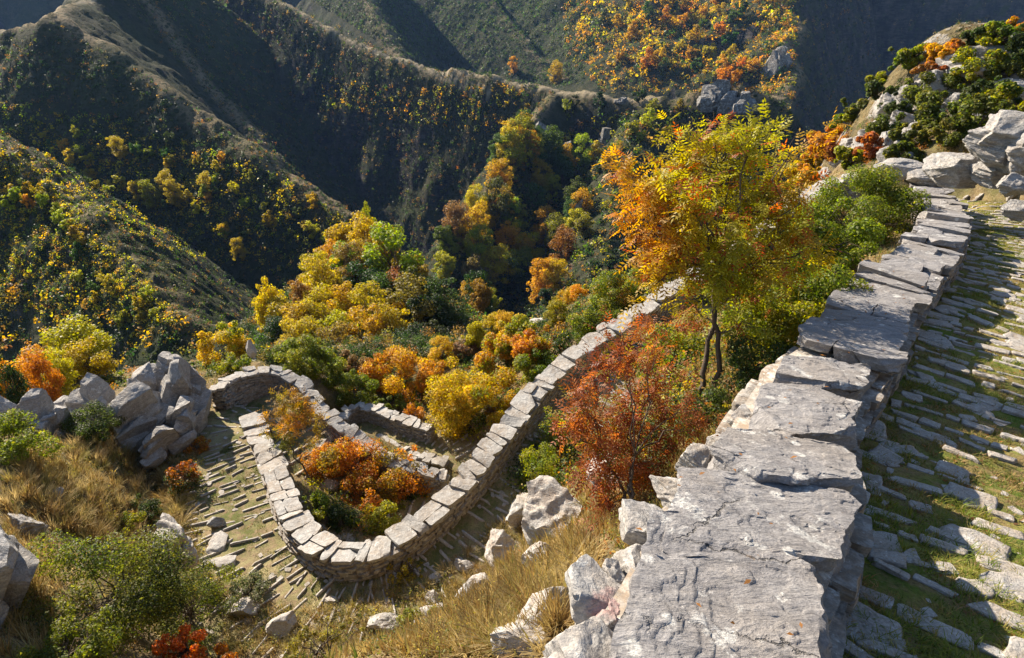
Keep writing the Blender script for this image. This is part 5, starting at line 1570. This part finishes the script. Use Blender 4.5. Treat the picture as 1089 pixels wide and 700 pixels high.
# --- scrub and small trees beyond count: one mass per cover
def cover(name, label, cat, regions, seed, nl=20, lf=(0.28, 0.62)):
    rg = np.random.default_rng(seed)
    V = []; F = []; Cc = []; off = 0
    for poly, n, rr_, hues in regions:
        px = inpoly(poly, n, rg)
        pts = hit(px[:, 0], px[:, 1])
        pts = pts[~np.isnan(pts[:, 0])]
        d = uvd(pts)[2]
        rpx = rg.uniform(rr_[0], rr_[1], len(pts)) * rg.uniform(0.6, 1, len(pts))
        r = rpx * d / FPX
        hc = np.array([vary(HUES[hues[int(rg.integers(len(hues)))]], rg) for _ in range(len(pts))])
        k = np.repeat(np.arange(len(pts)), nl)
        dv = rg.normal(size=(len(k), 3)); dv /= np.linalg.norm(dv, axis=1)[:, None]; dv[:, 2] = dv[:, 2] * 0.9 + 0.75
        pos = pts[k] + dv * (r[k] * rg.uniform(0.4, 1, len(k)))[:, None]
        v, f = leaves(pos, dv - [0, 0, .4] + rg.normal(0, .5, dv.shape), r[k] * rg.uniform(lf[0], lf[1], len(k)), 0.8, rg)
        c = np.repeat(hc[k] * rg.uniform(0.65, 1.35, len(k))[:, None], 4, 0)
        V.append(v); F.append(f + off); Cc.append(c); off += len(v)
    o = mesh_obj(name, np.vstack(V), np.vstack(F), M_leaf, None, False, np.clip(np.vstack(Cc), 0, 1))
    tag(o, label, cat, None, "stuff")
    return o
cover("valley_scrub", "low dark scrub and small trees dotted over the hillsides across the valley", "scrub", [
    ([(0, 40), (60, 25), (180, 95), (300, 182), (380, 245), (440, 340), (200, 350), (0, 300)], 9000, (1.4, 3.6), ["dark green", "dark green", "brown", "green"]),
    ([(0, 110), (140, 130), (300, 188), (380, 245), (330, 300), (180, 270), (0, 190)], 2600, (2, 5.0), ["golden", "lime", "yellow", "lime", "dark green", "dark green"]),
    ([(0, 160), (60, 200), (180, 320), (200, 350), (0, 330)], 2000, (2, 5), ["golden", "lime", "dark green", "dark green", "yellow"]),
    ([(130, 0), (300, 0), (440, 68), (590, 98), (560, 150), (470, 280), (430, 290), (300, 190)], 8500, (1.3, 3.4), ["dark green", "dark green", "green", "brown"]),
    ([(330, 85), (440, 95), (575, 90), (560, 125), (540, 145), (430, 130), (350, 115)], 700, (2.2, 4.4), ["golden", "lime", "orange", "dark green", "green"]),
    ([(330, 0), (640, 0), (620, 90), (590, 95), (480, 75), (430, 62)], 6000, (1.2, 3.0), ["dark green", "dark green", "green"]),
    ([(600, 0), (840, 0), (835, 100), (640, 100), (600, 60)], 2600, (1.5, 4.5), ["dark green", "green", "brown", "golden", "orange"]),
    ([(640, 125), (840, 110), (840, 150), (700, 330), (600, 350), (480, 350), (460, 290), (560, 160)], 3000, (3, 7.5), ["dark green", "dark green", "green", "brown", "lime"]),
    ([(0, 300), (200, 340), (300, 380), (200, 380), (0, 400)], 400, (4, 9), ["dark green", "dark green", "golden", "brown"]),
    ([(625, 5), (830, 0), (790, 15), (770, 40), (815, 92), (735, 92), (690, 80), (660, 88), (645, 60), (610, 42)], 200, (5, 8), ["orange", "golden", "golden", "green"]),
    ([(40, 150), (140, 145), (300, 190), (385, 248), (300, 262), (120, 215)], 160, (4, 6.5), ["yellow", "lime", "golden"]),
    ([(806, 0), (846, 0), (843, 108), (812, 104)], 240, (3, 8), ["golden", "orange", "dark green", "green"]),
    ([(840, 0), (1089, 0), (1089, 40), (900, 140), (840, 150)], 1600, (1.5, 3.5), ["dark green", "dark green", "brown"]),
], 950)
cover("knoll_undergrowth", "dark undergrowth and small bushes covering the knoll beyond the lower walls", "undergrowth", [
    ([(270, 330), (360, 290), (470, 320), (600, 340), (660, 320), (600, 372), (500, 385), (330, 395), (250, 375)], 1500, (5, 11), ["dark green", "dark green", "green", "dark green", "brown"]),
], 951, 150, (0.12, 0.28))
cover("slope_scrub", "low green and rusty scrub carpeting the slope beyond the path", "scrub", [
    ([(870, 170), (960, 90), (1089, 38), (1089, 150), (1010, 165), (940, 180)], 520, (3, 7), ["green", "green", "dark green", "rust", "brown", "dark green"]),
], 952, 90, (0.15, 0.32))

# --- grass
def tufts(pts, nb, h, pal, rng, spread=0.12, width=0.006, droop=0.6, V=None):
    """Arching grass blades; pts [N,3]."""
    n = len(pts) * nb
    k = np.repeat(np.arange(len(pts)), nb)
    hh = (h * rng.uniform(0.5, 1.3, len(pts)))[k] * rng.uniform(0.6, 1.15, n)
    an = rng.uniform(0, 2 * math.pi, n)
    wind = rng.normal(0, 0.5, (len(pts), 2))[k]
    out = np.stack([np.cos(an), np.sin(an)], 1) * rng.uniform(0.2, 1, n)[:, None] + wind * 0.5
    b = pts[k] + np.concatenate([np.stack([np.cos(an), np.sin(an)], 1) * (spread * rng.uniform(0, 1, n))[:, None], np.zeros((n, 1)) - 0.02], 1)
    side = np.stack([-np.sin(an), np.cos(an), np.zeros(n)], 1)
    w = (width * rng.uniform(0.7, 1.3, n))[:, None]
    rows = []
    for s in (0, 0.35, 0.7, 1.0):
        c = b + np.concatenate([out * (hh * droop * s ** 1.8)[:, None], (hh * (s - 0.42 * droop * s ** 2.2))[:, None]], 1)
        rows.append((c, w * (1 - s * 0.85)))
    vs_ = []
    for c, ww in rows: vs_ += [c - side * ww, c + side * ww]
    v = np.stack(vs_, 1).reshape(-1, 3)
    i = np.arange(n)[:, None] * 8
    f = np.concatenate([i + [0, 1, 3, 2], i + [2, 3, 5, 4], i + [4, 5, 7, 6]], 0)
    pal = np.asarray(pal)
    ti = rng.integers(len(pal), size=len(pts))[k]
    c = pal[ti] * rng.uniform(0.7, 1.3, n)[:, None]
    return v, f, np.repeat(c, 8, 0)

def grass_at(px_poly, n, rng, ext=1.0):
    px = inpoly(px_poly, n, rng)
    return np.array([ground_pt(u, v, 2.2, 40) for u, v in px])
STRAW = [(0.42, 0.32, 0.13), (0.50, 0.39, 0.19), (0.38, 0.26, 0.10), (0.32, 0.27, 0.09), (0.26, 0.17, 0.07)]
rg = np.random.default_rng(960)
AC = Acc()
for poly, n, nb, h, w in [
    ([(20, 470), (180, 470), (200, 560), (170, 620), (60, 560), (20, 520)], 620, 46, 0.42, 0.008),
    ([(0, 490), (60, 520), (60, 700), (0, 700)], 160, 40, 0.35, 0.007),
    ([(470, 610), (560, 530), (610, 540), (640, 620), (580, 700), (480, 700)], 330, 46, 0.30, 0.006),
    ([(250, 640), (330, 650), (430, 620), (560, 600), (560, 700), (240, 700)], 520, 30, 0.24, 0.006),
    ([(540, 500), (600, 470), (650, 560), (600, 620), (550, 580)], 150, 36, 0.22, 0.006),
    ([(620, 560), (700, 480), (760, 430), (790, 450), (680, 590)], 160, 40, 0.20, 0.004),
    ([(700, 380), (860, 270), (860, 330), (760, 430)], 240, 34, 0.25, 0.006),
    ([(180, 450), (210, 440), (210, 600), (250, 640), (200, 640), (170, 560)], 300, 34, 0.22, 0.007),
    ([(1000, 160), (1089, 150), (1089, 190), (1000, 195)], 160, 34, 0.3, 0.009)]:
    pts = grass_at(poly, n, rg)
    v, f, c = tufts(pts, nb, h, STRAW, rg, 0.10, w)
    AC.add((v, f), c)
o = AC.build("dry_grass", M_grass, None, False, True); tag(o, "straw coloured dry grass tufts over the banks around the walls", "dry grass", None, "stuff")
# short turf over the open banks
AC = Acc()
X = rg.uniform(-16, 14, 60000); Y = rg.uniform(1.5, 26, 60000)
dA = np.minimum(poly_near(X, Y, wa_s[::6])[0], poly_near(X, Y, wb_s[::6])[0]); dP = np.minimum(poly_near(X, Y, PATH_A)[0] - 1.4, np.minimum(poly_near(X, Y, PATH_A2)[0] - 1.15, poly_near(X, Y, PATH_NEAR)[0] - 1.6))
m = (dP > 0) & (dA > 0.45) & (poly_near(X, Y, wn_s[::6])[0] > 0.7)
X, Y = X[m], Y[m]
keep = rg.random(len(X)) < 0.5 + 0.5 * fbm(p2(X, Y, 1.2), 3, 66)
X, Y = X[keep], Y[keep]
P3 = np.stack([X, Y, zg(X, Y)], 1)
v, f, c = tufts(P3, 6, 0.16, STRAW + [(0.14, 0.16, 0.03), (0.10, 0.13, 0.03)], rg, 0.10, 0.010)
AC.add((v, f), c)
o = AC.build("bank_turf", M_grass, None, False, True); tag(o, "short mixed turf of straw and green blades on the banks", "turf", None, "stuff")
# green grass on the near path, with straw coloured patches
AC = Acc()
def on_path(sp, sl, a0, a1, n, lo, hi, rg):
    a = a0 + (a1 - a0) * rg.uniform(0, 1, n) ** 1.7
    c = np.stack([np.interp(a, sl, sp[:, k]) for k in range(3)], 1)
    c2 = np.stack([np.interp(a + 0.1, sl, sp[:, k]) for k in range(3)], 1)
    t = (c2 - c)[:, :2]; t /= np.linalg.norm(t, axis=1)[:, None] + 1e-9
    o = rg.uniform(lo, hi, n)
    x = c[:, 0] + t[:, 1] * o; y = c[:, 1] - t[:, 0] * o
    return np.stack([x, y, zg(x, y) + 0.045], 1), o
pt, of = on_path(pns, pnl, 2.0, pnl[-1] - 1, 44000, -1.5, 1.8, rg)
nz_ = fbm(p2(pt[:, 0], pt[:, 1], 0.45), 3, 70)
pt = pt[(nz_ > -0.18)]
gm = fbm(p2(pt[:, 0], pt[:, 1], 0.8), 3, 71) > 0.12
GRS = [(0.15, 0.20, 0.025), (0.20, 0.23, 0.03), (0.11, 0.16, 0.02), (0.27, 0.25, 0.04), (0.33, 0.27, 0.08)]
v, f, c = tufts(pt[~gm], 9, 0.07, GRS, rg, 0.04, 0.0032, 1.0); AC.add((v, f), c)
v, f, c = tufts(pt[gm], 8, 0.05, [(0.30, 0.22, 0.07), (0.20, 0.19, 0.04), (0.34, 0.22, 0.10), (0.13, 0.17, 0.03)], rg, 0.04, 0.0036, 0.9); AC.add((v, f), c)
o = AC.build("path_grass", M_grass, None, False, True); tag(o, "short green grass growing between the stones of the near path", "grass", None, "stuff")
AC = Acc()
pt, of = on_path(lps, lpl, lpl[-1] - 21.5, lpl[-1], 9000, -1.3, 1.4, rg)
pt2, of = on_path(p2s, p2l, 0, p2l[-1], 4000, -1.2, 1.2, rg)
pt = np.vstack([pt, pt2])
pt = pt[fbm(p2(pt[:, 0], pt[:, 1], 0.7), 3, 72) > 0.0]
v, f, c = tufts(pt, 7, 0.08, [(0.12, 0.16, 0.03), (0.22, 0.20, 0.06), (0.30, 0.25, 0.11), (0.10, 0.15, 0.03)], rg, 0.07, 0.006, 0.8); AC.add((v, f), c)
o = AC.build("path_grass", M_grass, None, False, True); tag(o, "sparse yellow-green grass growing between the steps of the lower path", "grass", None, "stuff")


# --- scrub and litter filling the banks between the named bushes
def bank_cover(name, label, cat, polys, seed, pal, rr_, nl, ls, dmax=45):
    rg = np.random.default_rng(seed); V = []; F = []; Cc = []; off = 0
    for poly, n in polys:
        px = inpoly(poly, n, rg)
        pts = np.array([ground_pt(u, v, 2.2, dmax) for u, v in px])
        dd = uvd(pts)[2]
        r = rg.uniform(*rr_, n)
        k = np.repeat(np.arange(n), nl)
        dv = rg.normal(size=(len(k), 3)); dv /= np.linalg.norm(dv, axis=1)[:, None]; dv[:, 2] = np.abs(dv[:, 2]) * 0.9
        pos = pts[k] + dv * (r[k] * rg.uniform(0.2, 1.1, len(k)))[:, None]
        v, f = leaves(pos, dv * .5 + rg.normal(0, .6, dv.shape) + [0, 0, .5], (ls + 0.0022 * dd[k]) * rg.uniform(0.6, 1.4, len(k)), 0.55, rg)
        ci = np.asarray(pal)[rg.integers(len(pal), size=n)][k] * rg.uniform(0.6, 1.4, len(k))[:, None]
        V.append(v); F.append(f + off); Cc.append(np.repeat(ci, 4, 0)); off += len(v)
    o = mesh_obj(name, np.vstack(V), np.vstack(F), M_leaf, None, False, np.clip(np.vstack(Cc), 0, 1))
    tag(o, label, cat, None, "stuff")
MIXP = DGR + GYL + [(0.30, 0.14, 0.04), (0.24, 0.16, 0.07), (0.36, 0.26, 0.04)]
bank_cover("bank_scrub", "low mixed scrub filling the ground between the bushes", "scrub", [
    ([(230, 375), (300, 360), (400, 385), (600, 340), (760, 250), (830, 200), (700, 310), (600, 370), (540, 430), (500, 470), (460, 440), (380, 425), (340, 395)], 520),
    ([(60, 385), (150, 375), (250, 372), (235, 400), (150, 410), (60, 425)], 160),
    ([(700, 380), (760, 300), (880, 210), (960, 200), (940, 260), (880, 330), (820, 400), (780, 440), (700, 480), (650, 470)], 420),
    ([(0, 400), (40, 420), (0, 440)], 30),
    ([(320, 500), (350, 470), (440, 500), (450, 530), (400, 570), (350, 560)], 90),
    ([(540, 490), (640, 430), (640, 500), (560, 540)], 90)], 971, MIXP, (0.15, 0.5), 80, 0.035)
bank_cover("bank_herbs", "thin yellowish herbs and twiggy weeds among the dry grass", "herbs", [
    ([(230, 640), (330, 650), (430, 625), (540, 600), (560, 700), (240, 700)], 240),
    ([(30, 480), (180, 480), (200, 560), (170, 620), (60, 560)], 130),
    ([(620, 560), (700, 480), (760, 430), (790, 450), (680, 590)], 60),
    ([(180, 460), (215, 450), (215, 600), (250, 640), (200, 640)], 60)], 972, [(0.22, 0.21, 0.04), (0.14, 0.16, 0.03), (0.28, 0.2, 0.06), (0.09, 0.11, 0.03), (0.34, 0.28, 0.05)], (0.08, 0.28), 60, 0.012)
rg = np.random.default_rng(980)
def litter(name, label, ctrs, pal, ls):
    pos = []
    for (u, v, s, n) in ctrs:
        c = ground_pt(u, v)
        q = np.stack([rg.normal(c[0], s, n), rg.normal(c[1], s, n)], 1)
        pos.append(np.column_stack([q, zg(q[:, 0], q[:, 1]) + 0.035]))
    pos = np.vstack(pos)
    v, f = leaves(pos, rg.normal(0, .3, pos.shape) + [0, 0, 1], ls * rg.uniform(.6, 1.3, len(pos)), 0.45, rg)
    c = np.repeat(np.asarray(pal)[rg.integers(len(pal), size=len(pos))] * rg.uniform(.6, 1.2, (len(pos), 1)), 4, 0)
    tag(mesh_obj(name, v, f, M_leaf, None, False, c), label, "leaves", None, "stuff")
litter("fallen_leaves", "fallen brown and orange leaves on the ground under the trees and along the path", [(760, 440, 1.0, 900), (680, 560, .6, 600), (980, 520, .9, 260), (1030, 400, 1.2, 260), (400, 540, 1.3, 700), (240, 520, 1.3, 400), (640, 600, .5, 200)],
       [(0.40, 0.16, 0.04), (0.30, 0.12, 0.04), (0.24, 0.13, 0.06), (0.42, 0.28, 0.06)], 0.05)

q = np.array([frame_at(wn_s, wn_l, a_)[0] + frame_at(wn_s, wn_l, a_)[2] * o_ for a_, o_ in zip(rg.uniform(1.5, 12, 70), rg.uniform(-.42, .42, 70))]) + [0, 0, 0.085]
v, f = leaves(q, rg.normal(0, .25, q.shape) + [0, 0, 1], 0.035 * rg.uniform(.6, 1.3, len(q)), 0.45, rg)
tag(mesh_obj("fallen_leaves", v, f, M_leaf, None, False, np.tile([[0.32, 0.15, 0.05]], (len(v), 1))), "a few dry leaves lying on top of the near wall", "leaves", None, "stuff")
# --- thin haze added, tinted blue to colour the gorge's shade
HAZE = 0.00006
hz = bpy.data.materials.new("haze"); hz.use_nodes = True
hn = hz.node_tree.nodes
for n_ in list(hn): hn.remove(n_)
ho = hn.new("ShaderNodeOutputMaterial"); hv = hn.new("ShaderNodeVolumePrincipled")
hv.inputs["Color"].default_value = (0.30, 0.52, 1.0, 1)
hv.inputs["Density"].default_value = HAZE
hv.inputs["Anisotropy"].default_value = 0.0
hz.node_tree.links.new(hv.outputs[0], ho.inputs["Volume"])
v8 = np.array([(x, y, z) for z in (float(FZ.min()) - 6.0, float(max(FZ.max(), GZ.max())) + 4.0) for y in (-34.0, 1520.0) for x in (-1400.0, 1400.0)])
f6 = np.array([(0, 2, 3, 1), (4, 5, 7, 6), (0, 1, 5, 4), (2, 6, 7, 3), (0, 4, 6, 2), (1, 3, 7, 5)])
tag(mesh_obj("haze", v8, f6, hz), "thin haze added in the valley, tinted blue to colour its shade", "haze", None, "stuff")
